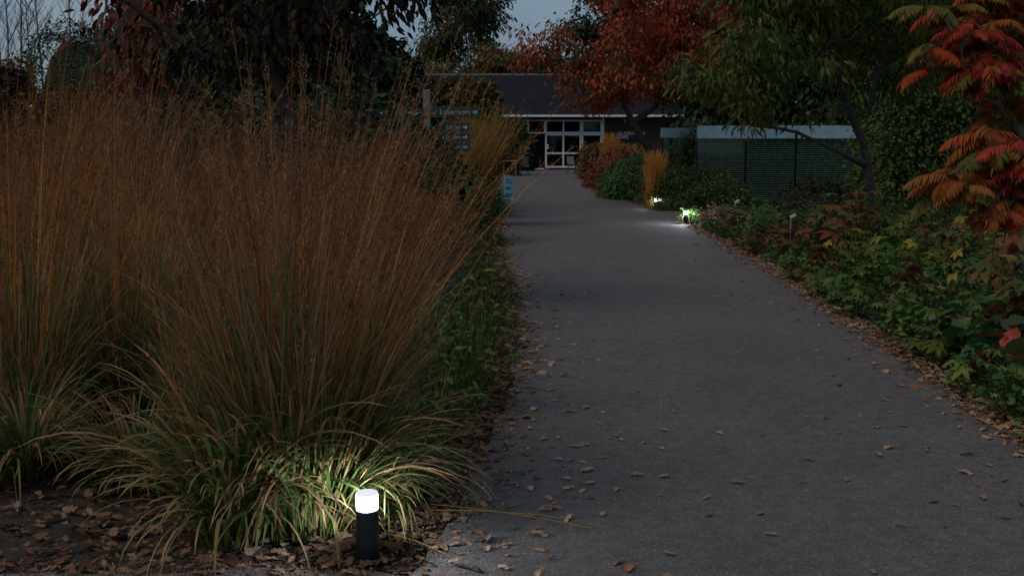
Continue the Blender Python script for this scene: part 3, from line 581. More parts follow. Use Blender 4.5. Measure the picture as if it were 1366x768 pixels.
# ---------------------------------------------------------------- trees
def tube_chain(m, pts, rad, sides):
    m.tubes(np.array(pts)[None], np.array(rad)[None], np.array([.5]), sides)
def tree(name, label, loc, trunks, ells, ntips, nleaf, T, lsize, lmat, bark='bark', r_base=.1, r_tip=.004, seed=0, droop=.6, spread=.28, clump_noise=.6, zmin=1.0, step=.35, group=None, cat='tree', shell=.5, along=.6, lift=.12, rbias=None):
    rs = np.random.default_rng(seed); t = thing(name, (loc[0],loc[1],0), label, cat, group)
    Pn=[]; par=[]; trk=[]
    for tr in trunks:
        prev=None; pts_=tr
        if isinstance(tr[0],int):
            pts_=tr[1:]; A_=np.array(Pn); prev=int(np.argmin(np.linalg.norm(A_-np.array(pts_[0]),axis=1)+.8*np.maximum(0,A_[:,2]-pts_[0][2])))
        for i,p in enumerate(pts_):
            b=np.array(p,float); a=np.array(pts_[i-1],float) if i else (Pn[prev] if prev is not None else b); n=max(1,int(np.linalg.norm(b-a)/step))
            for k in range(1,n+1):
                Pn.append(a+(b-a)*k/n+(rs.normal(0,.012,3) if k<n else 0)); par.append(prev); prev=len(Pn)-1
    par=[-1 if q is None else q for q in par]
    ntr=len(Pn); vol = np.array([e[3]*e[4]*e[5] for e in ells]); cnt = np.maximum(1,(ntips*vol/vol.sum()).astype(int))
    tips=[]
    for e,c in zip(ells,cnt):
        d = unit(rs.normal(0,1,(c,3))); rr = (shell+(1-shell)*rs.random(c)) ; rr = np.where(rs.random(c)<.25, rs.random(c), rr)
        tips.append(np.array(e[:3])+d*rr[:,None]*np.array(e[3:6]))
    tips=np.concatenate(tips); tips=tips[tips[:,2]>.5]
    A=np.array(Pn); dmin=np.min(np.linalg.norm(tips[:,None]-A[None],axis=2),1); tips=tips[np.argsort(dmin)]
    chains=[]
    for tp in tips:
        A=np.array(Pn); dd=np.linalg.norm(A-tp,axis=1)+.5*np.maximum(0,A[:,2]-tp[2])+np.where(A[:,2]<zmin,50,0)
        j=int(np.argmin(dd)); a=Pn[j]; d=np.linalg.norm(tp-a); n=max(2,int(d/step)); mid=(a+tp)/2+np.array([0,0,lift*d])+rs.normal(0,.07*d,3); idx=[j]
        for k in range(1,n+1):
            u=k/n; q=(1-u)**2*a+2*u*(1-u)*mid+u*u*tp; Pn.append(q); par.append(idx[-1]); idx.append(len(Pn)-1)
        chains.append(idx)
    cntd=np.zeros(len(Pn)); 
    for c in chains: cntd[c[-1]]+=1
    for i in range(len(Pn)-1,0,-1):
        if par[i]>=0: cntd[par[i]]+=cntd[i]
    cntd=np.maximum(cntd,1); ex=math.log(r_base/r_tip)/math.log(max(2,cntd[0])); R=r_tip*cntd**ex
    m=MB(); A=np.array(Pn)
    # trunk chains
    ch={}
    for i in range(ntr): ch.setdefault(par[i],[]).append(i)
    starts=[i for i in range(ntr) if par[i]==-1 or par[i]!=i-1]
    for s_ in starts:
        c=[s_] if par[s_]==-1 else [par[s_],s_]; k=s_
        while k+1<ntr and par[k+1]==k: c.append(k+1); k+=1
        rr=R[c].copy(); 
        if par[s_]==-1: rr[0]*=1.35
        tube_chain(m,A[c],rr,10)
    for c in chains:
        rr=R[c].copy(); rr[0]=min(R[c[0]],R[c[1]]*1.2); tube_chain(m,A[c],rr,6 if rr[0]>.015 else 3)
    obj('trunk', m, M[bark], t, True)
    # leaves
    pos=[];dr=[]
    for c in chains:
        P_=A[c]; n=nleaf; u=1-along*rs.random(n)**1.2; q=u*(len(P_)-1); k=np.clip(q.astype(int),0,len(P_)-2); fr=(q-k)[:,None]
        b=P_[k]+(P_[k+1]-P_[k])*fr; off=rs.normal(0,spread*.5,(n,3)); off[:,2]*=.6; pos.append(b+off); dr.append(unit(unit(P_[k+1]-P_[k])*.5+unit(off)*.8+rs.normal(0,.3,(n,3))))
    pos=np.concatenate(pos);dr=np.concatenate(dr); n=len(pos); dr[:,2]-=droop*rs.uniform(.5,1.6,n)
    up=rs.normal(0,.6,(n,3)); up[:,2]+=1
    rv=np.clip((1-clump_noise)*rs.random(n)+clump_noise*vnoise(pos,1.6,seed)+ (0 if rbias is None else rbias(pos)),0,1)
    m=MB(); m.inst(T,frames(dr,up,lsize*rs.uniform(.6,1.25,n)),pos,rv); obj('crown', m, M[lmat], t, True)
    return t
# red-leaved tree on the right of the cafe door, forked trunk
b = P(872,262,29); S=54
tree('maple_tree','red and green autumn tree with forked trunk between cafe sign and glass screen', (b[0],29), [[(0,0,0),(.0,0,1.25)],[2,(-.35,-.1,1.7),(-.8,-.2,2.5),(-1.4,-.4,3.4),(-2.3,-.6,4.1)],[2,(.02,0,2.5),(.2,.1,4.0),(.4,.2,5.8)],[2,(-.8,-.2,2.55),(-.9,-.3,3.8),(-.8,-.3,4.9)]],
     [(-2.7,-.5,4.05,1.35,1.2,.75),(-1.6,-.5,3.2,1.3,1.4,.8),(-.2,-.3,3.7,1.6,2.0,1.2),(.9,0,3.9,1.4,2.0,1.4),(.2,-.3,5.3,2.2,2.2,1.5),(-1.6,-.5,2.7,.9,1.2,.4)],
     270, 66, TL, .145, 'l_red', r_base=.095, seed=5, droop=.9, spread=.42, zmin=1.8, rbias=lambda p: .10*(p[:,2]-3.6)*.6+.10)
# green drooping-leaf tree before glass screen
b = P(1163,280,17.5)
tree('cherry_tree','green tree with long drooping leaves and dark leaning trunk in front of the glass screen', (b[0],17.5), [[(0,0,0),(-.03,0,.9),(-.18,0,1.6),(-.55,-.1,2.35),(-.9,-.3,3.4)],[4,(-.1,0,2.1),(.1,.1,3.0),(.4,.1,4.2)],[3,(-.6,-.2,1.45),(-1.3,-.4,1.75),(-2.0,-.5,1.85)]],
     [(-1.7,-.3,3.1,1.7,1.7,.95),(-2.4,-.4,2.65,.9,1.0,.55),(0,.2,3.5,1.7,1.8,1.3),(.8,.2,3.0,1.0,1.4,.6),(-1,0,4.3,2.3,2.0,1.1),(-1.2,-.4,2.15,1.1,.6,.3),(-2.4,-.5,2.12,.95,.6,.28)],
     230, 56, TLn, .155, 'l_green', r_base=.07, seed=8, droop=.85, spread=.36, zmin=1.2)
# dark-leaved tree, upper left
b = (P(395,300,10.5)[0],10.5)
tree('cherry_tree','dark broad-leaved tree with drooping maroon-tinged leaves hanging into the upper left sky', b, [[(0,0,0),(.05,0,1.2),(-.05,0,1.9),(-.3,0,2.6),(-.6,.1,4)],[5,(.25,0,2.5),(.7,-.1,3.1),(1.2,-.2,3.6)],[5,(-.7,-.1,2.3),(-1.5,-.2,2.9)]],
     [(-.5,0,3.3,1.45,1.4,.9),(.5,-.1,2.95,.85,.8,.6),(1.0,-.2,3.25,.55,.6,.45),(-.5,0,2.5,1.3,1.0,.4),(.25,0,2.45,.6,.6,.35)],
     165, 32, TL, .12, 'l_cherry', r_base=.07, seed=13, droop=1.4, spread=.30, zmin=1.4, rbias=lambda p: np.where(p[:,0]<-1.2,.12,-.12))
tree('shrub_tree','dark red-leaved shrub tree standing left behind the dark drooping tree', (P(235,250,14)[0],14), [[(0,0,0),(0,0,1.5),(.2,0,2.6)],[2,(-.5,0,2.3)]],
     [(-.3,0,2.9,.5,.8,.7),(-.5,0,2.35,.35,.6,.3)], 36, 30, TL, .13, 'redleaf', r_base=.06, seed=14, droop=1, spread=.3, rbias=lambda p: .05+0*p[:,0])
# hedges and domes: a leafy skin round a dark core
def leafy(name, label, loc, shape, n, T, ls, lmat, seed=0, group=None, cat='hedge', core=.9, sag=.5, jit=.08):
    """shape: ('box',sx,sy,sz) or ('dome',rx,ry,h)"""
    rs=np.random.default_rng(seed); t=thing(name,(loc[0],loc[1],0),label,cat,group)
    if shape[0]=='box':
        _,sx,sy,sz=shape; ar=np.array([sy*sz,sy*sz,sx*sz,sx*sz,sx*sy]); f=rs.choice(5,n,p=ar/ar.sum()); u=rs.random((n,2)); p=np.zeros((n,3)); nn=np.zeros((n,3))
        for k,(ax,sg) in enumerate([(0,-1),(0,1),(1,-1),(1,1),(2,1)]):
            q=f==k
            if ax==0: p[q]=np.stack([np.full(q.sum(),sg*sx/2),(u[q,0]-.5)*sy,u[q,1]*sz],1)
            if ax==1: p[q]=np.stack([(u[q,0]-.5)*sx,np.full(q.sum(),sg*sy/2),u[q,1]*sz],1)
            if ax==2: p[q]=np.stack([(u[q,0]-.5)*sx,(u[q,1]-.5)*sy,np.full(q.sum(),sz)],1)
            nn[q,ax]=sg
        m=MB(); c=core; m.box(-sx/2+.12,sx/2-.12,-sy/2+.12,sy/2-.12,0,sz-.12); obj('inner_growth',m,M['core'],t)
    else:
        _,rx,ry,h=shape; d=unit(rs.normal(0,1,(n,3))); d[:,2]=np.abs(d[:,2]); lum=1+.13*(vnoise(d*3,2.2,seed)-.5)*2; p=d*np.array([rx,ry,h])*lum[:,None]; nn=unit(d/np.array([rx,ry,h]))
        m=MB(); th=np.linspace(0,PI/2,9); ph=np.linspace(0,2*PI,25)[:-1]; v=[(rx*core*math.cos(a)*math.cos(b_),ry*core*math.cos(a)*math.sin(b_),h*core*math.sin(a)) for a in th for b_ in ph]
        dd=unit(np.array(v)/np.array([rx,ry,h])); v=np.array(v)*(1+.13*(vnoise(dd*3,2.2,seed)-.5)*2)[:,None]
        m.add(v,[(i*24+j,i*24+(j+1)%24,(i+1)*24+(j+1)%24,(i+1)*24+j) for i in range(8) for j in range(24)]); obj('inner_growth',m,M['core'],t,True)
    p=p+nn*rs.normal(0,jit,(n,1))+nn*(.12*(vnoise(p,3,seed+1)-.5))[:,None]
    d=unit(nn*.6+rs.normal(0,.5,(n,3))); d[:,2]-=sag; up=nn+rs.normal(0,.45,(n,3))+np.array([0,0,.3])
    rv=np.clip(.5*rs.random(n)+.5*vnoise(p,1.3,seed+2),0,1)
    m=MB(); m.inst(T,frames(d,up,ls*rs.uniform(.6,1.3,n)),p,rv); obj('foliage',m,M[lmat],t,True); return t
# right: clipped hedge, beech block, far masses
pc=P(1330,200,21.5); leafy('clipped_hedge','tall dark green clipped hedge behind the sumac and to the right of the glass screen',(P(1143,200,21.5)[0]+4.0,22.6),('box',6.8,2.2,2.6),27000,TS,.085,'l_clip',21)
leafy('clipped_hedge','dark green hedge seen through the glass screen',(P(1045,200,31)[0],31),('box',5.4,1.5,1.9),9000,TS,.12,'l_clip',22)
leafy('beech_hedge','low bronze beech hedge block beside the cafe entrance bench',(P(818,230,49)[0]+.05,49.5),('box',2.6,3.0,1.35),5000,TS,.14,'l_beech',23)
leafy('climber_mass','dark green foliage mass covering the left end of the cafe front',(P(618,200,55)[0],55),('dome',2.7,1.6,4.3),8000,TLw,.26,'l_gold',24,cat='shrub')
leafy('shrub','dark climber foliage left of the dark cafe entrance recess',(P(690,200,63.5)[0]-.2,63.6),('dome',1.1,.8,2.6),2600,TLw,.2,'l_dark',25,cat='shrub')
leafy('yew_dome','dark green rounded yew rising beside the bare young trees at far left',(P(190,150,30)[0],30),('dome',3.1,3.0,5.3),36000,TS,.08,'l_dark',26,cat='evergreen')
leafy('clipped_hedge','brown clipped hedge end at the left edge under the bare young trees',(P(-40,150,27)[0],27),('box',2.5,1.6,3.45),5000,TS,.13,'l_beech',27)
leafy('shrub','brownish shrub at the foot of the dark yew dome',(P(70,150,26)[0],26),('dome',1.0,1.0,2.7),4000,TS,.13,'l_beech',28,cat='shrub')
leafy('evergreen_mass','large dark evergreen mass behind the drooping dark tree',(P(370,150,24)[0],25),('dome',4.0,3.0,5.2),16000,TLw,.19,'l_dark',29,cat='evergreen')
leafy('evergreen_mass','dark evergreen right of the large mass, behind the direction sign',(P(520,150,27)[0],27.5),('dome',1.7,1.9,3.1),8000,TLw,.18,'l_dark',30,cat='evergreen')
leafy('shrub','dark green shrub under the drooping tree behind the brown grasses',(P(330,150,17)[0],18),('dome',3.2,1.6,2.4),9000,TLw,.14,'l_dark',31,cat='shrub')
leafy('shrub','green shrub below the direction sign among the grasses',(P(560,260,17)[0],17.6),('dome',1.0,.9,1.35),5200,TL,.10,'herb',32,cat='shrub')
leafy('shrub','low dark green shrub left of the path just before the pale blue board',(P(650,260,25)[0]-.4,25),('dome',.8,1.2,.8),3600,TL,.09,'herb',33,cat='shrub')
# bank of plants right, beyond the side path
leafy('shrub','bright green leafy shrub spilling onto the path right of the cafe entrance',(P(842,268,31.2)[0]+.35,32.6),('dome',1.05,1.9,1.05),5200,TLn,.15,'herb',34,cat='shrub')
leafy('red_shrub','low shrub with crimson leaves beside the far path edge',(P(812,240,38)[0]+.3,40),('dome',.9,2.4,1.1),6500,TL,.14,'redleaf',35,cat='shrub')
leafy('red_shrub','crimson and green shrub behind the bright green leafy shrub',(P(850,230,36)[0],38),('dome',1.2,1.5,1.15),6500,TL,.14,'redleaf',36,cat='shrub')
leafy('shrub','dark green rounded shrub right of the orange grass behind the glowing bollards',(P(945,262,27)[0]-.25,26.6),('dome',1.15,.7,.85),6000,TL,.085,'l_hedge',37,cat='shrub')
leafy('ground_shrub','low blue-green spreading plant at the foot of the orange grass bollard',(P(893,281,26.5)[0]+.05,26.6),('dome',.42,.3,.28),1500,TS,.05,'geran',38,cat='shrub')
leafy('ground_shrub','pale green mound of small leaves beside the bollard lighting the path',(P(930,300,22)[0]+.60,21.9),('dome',.40,.35,.26),1700,TS,.05,'geran',39,cat='shrub')
leafy('shrub','dark red leaved shrub before the right end of the glass screen',(P(1100,255,22)[0],22.5),('dome',.8,.5,.8),2600,TL,.09,'l_cherry',40,cat='shrub')
# far trees
def far_tree(name,label,px,Y,ells,nt_,nl,T,ls,lm,seed,rb=.25,group=None,dr=.8,sp=.8,shell=.4,trh=None,bark='bark'):
    b=(P(px,190,Y)[0],Y); h=trh or max(e[2] for e in ells)
    return tree(name,label,b,[[(0,0,0),(.1,0,h*.4),(0,.1,h*.75),(0.1,0,h*1.02)]],ells,nt_,nl,T,ls,lm,bark=bark,r_base=rb,r_tip=.012,seed=seed,droop=dr,spread=sp,zmin=h*.15,step=1.0,group=group,shell=shell)
far_tree('birch_tree','tall airy birch behind the cafe roof',640,95,[(0,0,11.5,1.7,1.8,4.2),(.4,0,17,2.2,2,5),(-1.5,0,14,1.2,1.4,3),(1.2,0,13,1.3,1.4,3.4)],210,46,TL,.36,'l_birch',51,dr=1.3,sp=.9,shell=.2)
far_tree('birch_tree','slimmer birch left of the tall one behind the cafe roof',598,92,[(0,0,10,2.0,1.8,3.2),(.2,0,14,1.5,1.6,2.5),(-1.4,0,8.8,1.5,1.4,1.6)],150,42,TL,.36,'l_birch',52,dr=1.3,sp=.9,shell=.2)
far_tree('oak_tree','golden rounded tree just above the cafe roof ridge',664,84,[(0,0,6.6,2.6,2.4,2.1)],150,60,TL,.34,'l_gold',53,sp=.8)
far_tree('oak_tree','rounded green tree left of the golden one above the cafe roof',583,82,[(0,0,5.6,2.6,2.4,2.0),(-3,0,5.6,2.2,2,2.2)],170,55,TL,.34,'l_gold',54,sp=.8)
far_tree('oak_tree','dark green tree above the ridge right of the golden tree',722,88,[(0,0,6.2,3.0,2.4,2.2)],120,55,TL,.34,'l_dark',55,sp=.8)
far_tree('oak_tree','green tree behind the cafe roof seen through the red autumn tree',830,90,[(0,0,9.5,5.0,3,5.0)],220,60,TL,.42,'l_dark',56,sp=1.1)
fr_ = [(965,58,'tree standing behind the gap between the red tree and glass screen'),(985,44,'dark tree directly behind the glass screen'),(1075,42,'dark tree behind the right end of the glass screen'),(1180,40,'dark tree behind the left end of the tall clipped hedge'),(1290,38,'dark tree behind the tall clipped hedge above the sumac'),(1400,38,'dark tree behind the right edge of the hedge')]
base_ft=None
for i,(px,Y,lab) in enumerate(fr_):
    if base_ft is None:
        base_ft=far_tree('broadleaf_tree',lab,px,Y,[(0,0,5.5,3.2,2.6,4.6),(.5,0,8.5,2.6,2.4,3.0),(-1.5,0,3.2,1.8,1.8,2.0),(1.8,0,3.4,1.8,1.8,2.2)],260,64,TLw,.30,'l_dark',60,sp=.9,group='dark trees behind the hedge and screen'); base_ft.scale=(.9,)*3
    else: copy_tree(base_ft,(P(px,190,Y)[0],Y,0),i*1.3,.9-.02*i,lab)
for i,(px,Y,lab) in enumerate([(300,42,'dark tree behind the yew at upper left'),(350,46,'dark tree behind the drooping cherry, upper left'),(430,50,'dark tree beyond the evergreens left of the sky gap')]):
    copy_tree(base_ft,(P(px,190,Y)[0],Y,0),i*2.1+.5,(.6,.75,.5)[i],lab,'dark trees behind the left planting')
# bare young trees
def bare(seed):
    rs=np.random.default_rng(seed); m=MB(); H=9.0; k=np.linspace(0,1,14); tr=np.stack([.15*np.sin(k*3+seed),.1*np.cos(k*4),k*H],1); tube_chain(m,tr,.055*(1-k*.9),6)
    for i in range(46):
        u=rs.uniform(.18,.97); p=np.array([np.interp(u,k,tr[:,j]) for j in range(3)]); az=rs.uniform(0,6.28); L=(1-u)*1.5+.5; d=np.array([math.cos(az)*.55,math.sin(az)*.55,.85]); q=[p+d*L*s_+np.array([0,0,.12*s_*s_]) for s_ in np.linspace(0,1,5)]
        tube_chain(m,q,np.linspace(.016,.005,5),3)
        for j in range(6):
            s_=rs.uniform(.2,1); a=p+d*L*s_; az2=rs.uniform(0,6.28); d2=np.array([math.cos(az2)*.6,math.sin(az2)*.6,.7])*rs.uniform(.2,.5); tube_chain(m,[a,a+d2*.5,a+d2],[.007,.005,.004],3)
    return m.mesh('trunk',M['twig'])
bm=[bare(k) for k in range(3)]
for i,(px,Y,lab) in enumerate([(3,46,'bare young tree furthest left against the sky'),(15,42,'second bare young tree from the left edge'),(33,40,'third bare young tree from the left, straight thin stem'),(48,44,'fourth bare young tree from the left'),(56,41,'bare young tree just left of the dark yew'),(97,50,'thin bare treetop showing above the yew'),(122,52,'faint bare treetop above the right side of the yew')]):
    t=thing('bare_tree',(P(px,190,Y)[0],Y,0),lab,'bare tree','bare young trees at far left',i*1.7); link('trunk',bm[i%3],t); t.scale=(1,1,1+.05*(i%3))

# ---------------------------------------------------------------- sumac
def T_frond(seed, npair=15):
    rs=np.random.default_rng(seed); LT=T_leaf(.19,.25,.5,3); ps=[]; K=9; u=np.linspace(0,1,K); curve=np.stack([np.zeros(K),np.sin(u*1.25)/1.25*1.0,-.42*u**2],1)
    q=MB(); q.tubes(curve[None],np.linspace(.012,.004,K)[None],np.array([0]),3); tv=np.concatenate(q.v); tf=np.concatenate([np.concatenate([f[:,[0,1,2]],f[:,[0,2,3]]]) for f in q.f4]); ps.append((tv,tf,np.concatenate(q.uv)))
    for i in range(npair):
        t=.12+.86*i/(npair-1); p=np.array([np.interp(t,u,curve[:,j]) for j in range(3)]); ln=.30*math.sin(PI*(.18+.74*t))**.7*rs.uniform(.85,1.1)
        for sg in (-1,1):
            d=np.array([[sg*.9,.35,-.55+rs.normal(0,.18)]]); up=np.array([[0.,.3,1]]); F=frames(d,up,np.array([ln]))[0]; v=LT[0].copy(); v[:,0]*=1.15; ps.append((v@F.T+p,LT[1],LT[2]))
    F=frames(np.array([[0,1.,-.8]]),np.array([[0,0,1.]]),np.array([.2]))[0]; ps.append((LT[0]@F.T+curve[-1],LT[1],LT[2])); return T_join(ps)
fr=[T_frond(k) for k in range(4)]
rs=np.random.default_rng(77)
def sumac(loc, branches, label, seed, sz=.29):
    rs=np.random.default_rng(seed); t=thing('sumac_tree',(loc[0],loc[1],0),label,'sumac tree'); m=MB(); lf=MB()
    o=np.array([loc[0],loc[1],0])
    for (pts,rad,tips) in branches:
        P_=np.array(pts)-o; tube_chain(m,P_,np.linspace(rad,rad*.45,len(P_)),7)
        for _ in range(int(tips*1.5)):
            u=rs.uniform(.35,1)**.8*(len(P_)-1); k=min(int(u),len(P_)-2); p=P_[k]+(P_[k+1]-P_[k])*(u-k); az=rs.uniform(0,6.28); L=rs.uniform(.08,.28); e=p+np.array([math.cos(az)*L,math.sin(az)*L*.9,rs.uniform(-.12,.35)]); tube_chain(m,[p,(p+e)/2+[0,0,.04],e],[.012,.010,.008],5)
            nf=rs.integers(5,9); tone=np.clip(rs.beta(1.6,1.1),0,1)
            for j in range(nf):
                a=j*2*PI/nf+rs.normal(0,.3); d=np.array([[math.cos(a),math.sin(a),rs.uniform(-.25,.45)]]); s_=sz*rs.uniform(.65,1.15)
                lf.inst(fr[rs.integers(0,4)],frames(d,np.array([[0,0,1.]]),np.array([s_])),(e+rs.normal(0,.02,3))[None],np.array([np.clip(tone+rs.normal(0,.16),0,1)]))
    obj('trunk',m,M['bark_grey'],t,True); obj('crown',lf,M['sumac'],t,True); return t
B=lambda px,py,Y: P(px,py,Y)
sumac(G(1470,455)[:2],[([G(1470,455),B(1445,330,8.2),B(1400,230,8.2),B(1350,160,8.2),B(1322,128,8.2),B(1325,60,8.3),B(1330,-30,8.4)],.036,9),
   ([B(1322,128,8.2),B(1300,112,8.1),B(1285,85,8.0),B(1280,50,8)],.016,12),([B(1322,128,8.2),B(1300,70,8.4),B(1275,20,8.4)],.014,8),([B(1400,230,8.2),B(1395,100,8.6),B(1370,20,8.6)],.02,9)],
   'sumac with red feathery leaves and pale forked branch at the upper right edge',3)
sumac(G(1455,500)[:2],[([G(1455,500),B(1440,400,7.6),B(1410,300,7.5),B(1385,250,7.4),B(1350,230,7.3),B(1315,215,7.2)],.028,13),([B(1410,300,7.5),B(1360,275,7.2),B(1315,275,7.1)],.016,11)],
   'lower sumac with orange and yellow-green feathery leaves hanging over the right bed',4,.30)

# ---------------------------------------------------------------- bed plants
TP7=T_palm(7,.42,300,obov=True,droop=.35); TP5=T_palm(5,.40,250,droop=.3); TP9=T_palm(9,.26,310,droop=.35); TPy=T_palm(5,.5,220,droop=.3); TR=T_round(16,.3,.14,.05); TH=T_round(14,.35,.1,.12,3)
def plant_mesh(seed,n,T,ls,h,rad,lm,tone=None,tilt=.5):
    rs=np.random.default_rng(seed); az=rs.uniform(0,6.28,n); rr=rad*np.sqrt(rs.random(n)); hh=h*1.35*(1-.55*(rr/rad)**2)*rs.uniform(.55,1.1,n)
    e=np.stack([rr*np.cos(az),rr*np.sin(az),hh],1); b=e*np.array([.25,.25,0]); mid=(b+e)/2+np.array([0,0,1])*hh[:,None]*.18
    u=np.linspace(0,1,5)[None,:,None]; Q=(1-u)**2*b[:,None]+2*u*(1-u)*mid[:,None]+u*u*e[:,None]
    s=MB(); s.tubes(Q,np.array([.0032]),rs.random(n)); sm=s.mesh('stems',M[lm])
    a2=az+rs.normal(0,.7,n); d=np.stack([np.cos(a2),np.sin(a2),rs.normal(-.05,.3,n)],1); up=np.stack([np.cos(az)*tilt*rr/rad,np.sin(az)*tilt*rr/rad,np.ones(n)],1)+rs.normal(0,.28,(n,3))
    m=MB(); m.inst(T,frames(d,up,ls*rs.uniform(.6,1.2,n)),e,rs.random(n) if tone is None else np.clip(tone+rs.normal(0,.18,n),0,1)); return [m.mesh('leaves',M[lm]),sm]
KP={'herb':[plant_mesh(k,46,TP9,.11,.34,.3,'herb') for k in (1,2)],'broad':[plant_mesh(k,40,TP5,.10,.30,.28,'herb') for k in (3,4)],
    'rodg':[plant_mesh(k,16,TP7,.165,.5,.34,'rodg') for k in (5,6)],'rodgy':[plant_mesh(k,15,TP7,.14,.42,.3,'yellow',.2) for k in (7,)],
    'mound':[plant_mesh(k,110,TH,.06,.26,.3,'herb') for k in (21,22)],'yellow':[plant_mesh(8,16,TPy,.12,.42,.28,'yellow')],'berg':[plant_mesh(k,26,TR,.165,.27,.27,'berg',None,1.5) for k in (9,10)],'wine':[plant_mesh(k,42,TH,.095,.3,.28,'heuch') for k in (11,)],
    'weed':[plant_mesh(k,60,TL,.075,.42,.3,'herb') for k in (12,)]}
LB={'mound':('leafy_plant','low bright green mound of small leaves in the right-hand bed'),'herb':('leafy_plant','dark green finely divided leafy plant in the right-hand bed'),'broad':('leafy_plant','green lobed-leaf plant in the right-hand bed'),'rodg':('bronze_plant','bronze-brown large-leaved plant in the right-hand bed'),
    'rodgy':('bronze_plant','yellow-green large-leaved plant in the right-hand bed'),'yellow':('yellow_plant','plant with bright yellow leaves among green ones in the right-hand bed'),'berg':('bergenia_plant','round-leaved green and red bergenia by the path edge at right'),
    'wine':('wine_plant','wine-red small-leaved plant at the far end of the right-hand bed'),'weed':('leafy_plant','dark green weedy plant at the foot of the grasses left of the path')}
def plant(kind,x,y,rz,sc_=1,label=None,i=0,name=None,group=None):
    me=KP[kind][i%len(KP[kind])]; t=thing(name or LB[kind][0],(x,y,0),label or LB[kind][1],'plant',group or ('plants: '+LB[kind][1]),rz); t.scale=(sc_,)*3
    link('leaves',me[0],t); link('stems',me[1],t); return t
rs=np.random.default_rng(5); placed=[]
def try_place(x,y,dm):
    for (a,b,d) in placed:
        if (a-x)**2+(b-y)**2 < (min(dm,d))**2: return False
    placed.append((x,y,dm)); return True
# bergenias at the near right edge, first
for i,(px,py) in enumerate([(1322,500),(1362,515),(1296,474),(1345,468),(1400,540)]):
    g=G(px,py); try_place(g[0],g[1],.33); plant('berg',g[0]-.03,g[1],i*1.4,1.05,['round-leaved bergenia nearest the path at the right edge, in front of the others','round-leaved bergenia at the right border of the photo above the tan litter','round-leaved bergenia left of the other round-leaved plants','round-leaved bergenia behind the front one, beneath the lower sumac','round-leaved bergenia cut off by the right border of the photo'][i],i,group='round-leaved plants at the right edge')
cntp=0
for it in range(5200):
    y=5.3+(rs.random()**1.25)*17.2; e=right_edge(y); dx=rs.random()**1.2*(4.2 if y<20 else 5.0); x=e+.13+dx
    if y>20.5 and dx>1.2: continue
    dm=.34+.012*y+.05*dx
    if cntp>=260: break
    if not try_place(x,y,dm): continue
    px=683+1500*x/y; py=190+2400/y
    n_=vnoise(np.array([[x,y,0]]),1.7,3)[0]; r=rs.random()
    if y>15.5 and dx<.9: k='wine' if r<.6 else 'broad'
    elif y>10.5: k='herb' if r<.40 else ('broad' if r<.70 else ('yellow' if r<.80 and dx>.4 else ('rodg' if r<.93 else 'rodgy')))
    elif y>8: k='rodg' if (dx>.5 and r<.45) else ('rodgy' if r<.48 else ('yellow' if r<.56 else ('herb' if r<.85 else 'broad')))
    else: k='herb' if r<.48 else ('broad' if r<.62 else ('rodgy' if r<.70 else ('rodg' if r<.9 and dx>.5 else 'broad')))
    if k in('herb','broad') and rs.random()<.42: k='mound'
    s=(.80+.30*min(dx,2))*rs.uniform(.85,1.2); s*= (.85 if k in('rodg','rodgy') and dx<.4 else 1); s=min(s,1.5)
    px_=683+1500*x/y; a=['beside the far bollard','around the red flower','near the middle plant label','near the blue-plated label','at the foot of the leaning tree','left of the sumac','beneath the lower sumac','behind the right-edge bergenias'][int(np.clip(np.digitize(px_,[960,1010,1080,1135,1185,1240,1310]),0,7))]
    b_={'mound':'low small-leaved green mound','herb':'dark green fine-leaved plant','broad':'green lobed-leaf plant','rodg':'bronze-brown broad-leaved plant','rodgy':'yellow-green broad-leaved plant','yellow':'bright yellow-leaved plant','wine':'wine-red small-leaved plant'}[k]
    plant(k,x,y,rs.uniform(0,6.28),s,i=cntp,label=b_+(' at the path edge, ' if dx<.55 else ' set back in the bed, ' if dx<1.8 else ' deep in the bed, ')+a); cntp+=1
# left: weeds along path edge
for i,(px,py,k,s) in enumerate([(610,590,'weed',.9),(640,560,'weed',.9),(655,520,'weed',1),(620,540,'weed',1.1),(662,480,'weed',1),(640,470,'weed',1.15),(665,440,'weed',1),(640,420,'weed',1.2),(662,405,'weed',1.05),(655,375,'weed',1.1),(650,345,'weed',1.1),(640,325,'weed',1.2),(590,500,'weed',1.1),(650,300,'weed',1.1),(575,600,'weed',.8)]):
    g=G(px,py); plant(k,g[0]-.12,g[1],i*1.1,s,'dark green weedy plant at the left path edge, '+('beside the nearest drift of pale leaves' if py>530 else 'under the leaning fawn plumes' if py>430 else 'halfway to the blue board' if py>350 else 'just before the pale blue board'),i,group='weeds along the left path edge')
g=G(150,640); plant('yellow',g[0],g[1],.4,.55,'low yellow-green lobed plant on the leaf litter between grass clumps at left'); g=G(175,655); plant('broad',g[0],g[1],.9,.45,'small dark bronze-green plant in front of the left grass clumps')
g=G(540,680); plant('broad',g[0]+.03,g[1]+.12,.3,.36,'small bright green seedling lit by the bollard lamp beside it')
g=G(70,655); plant('weed',g[0]-.3,g[1],.3,.6,'dark low plant at the left edge in front of the grass')
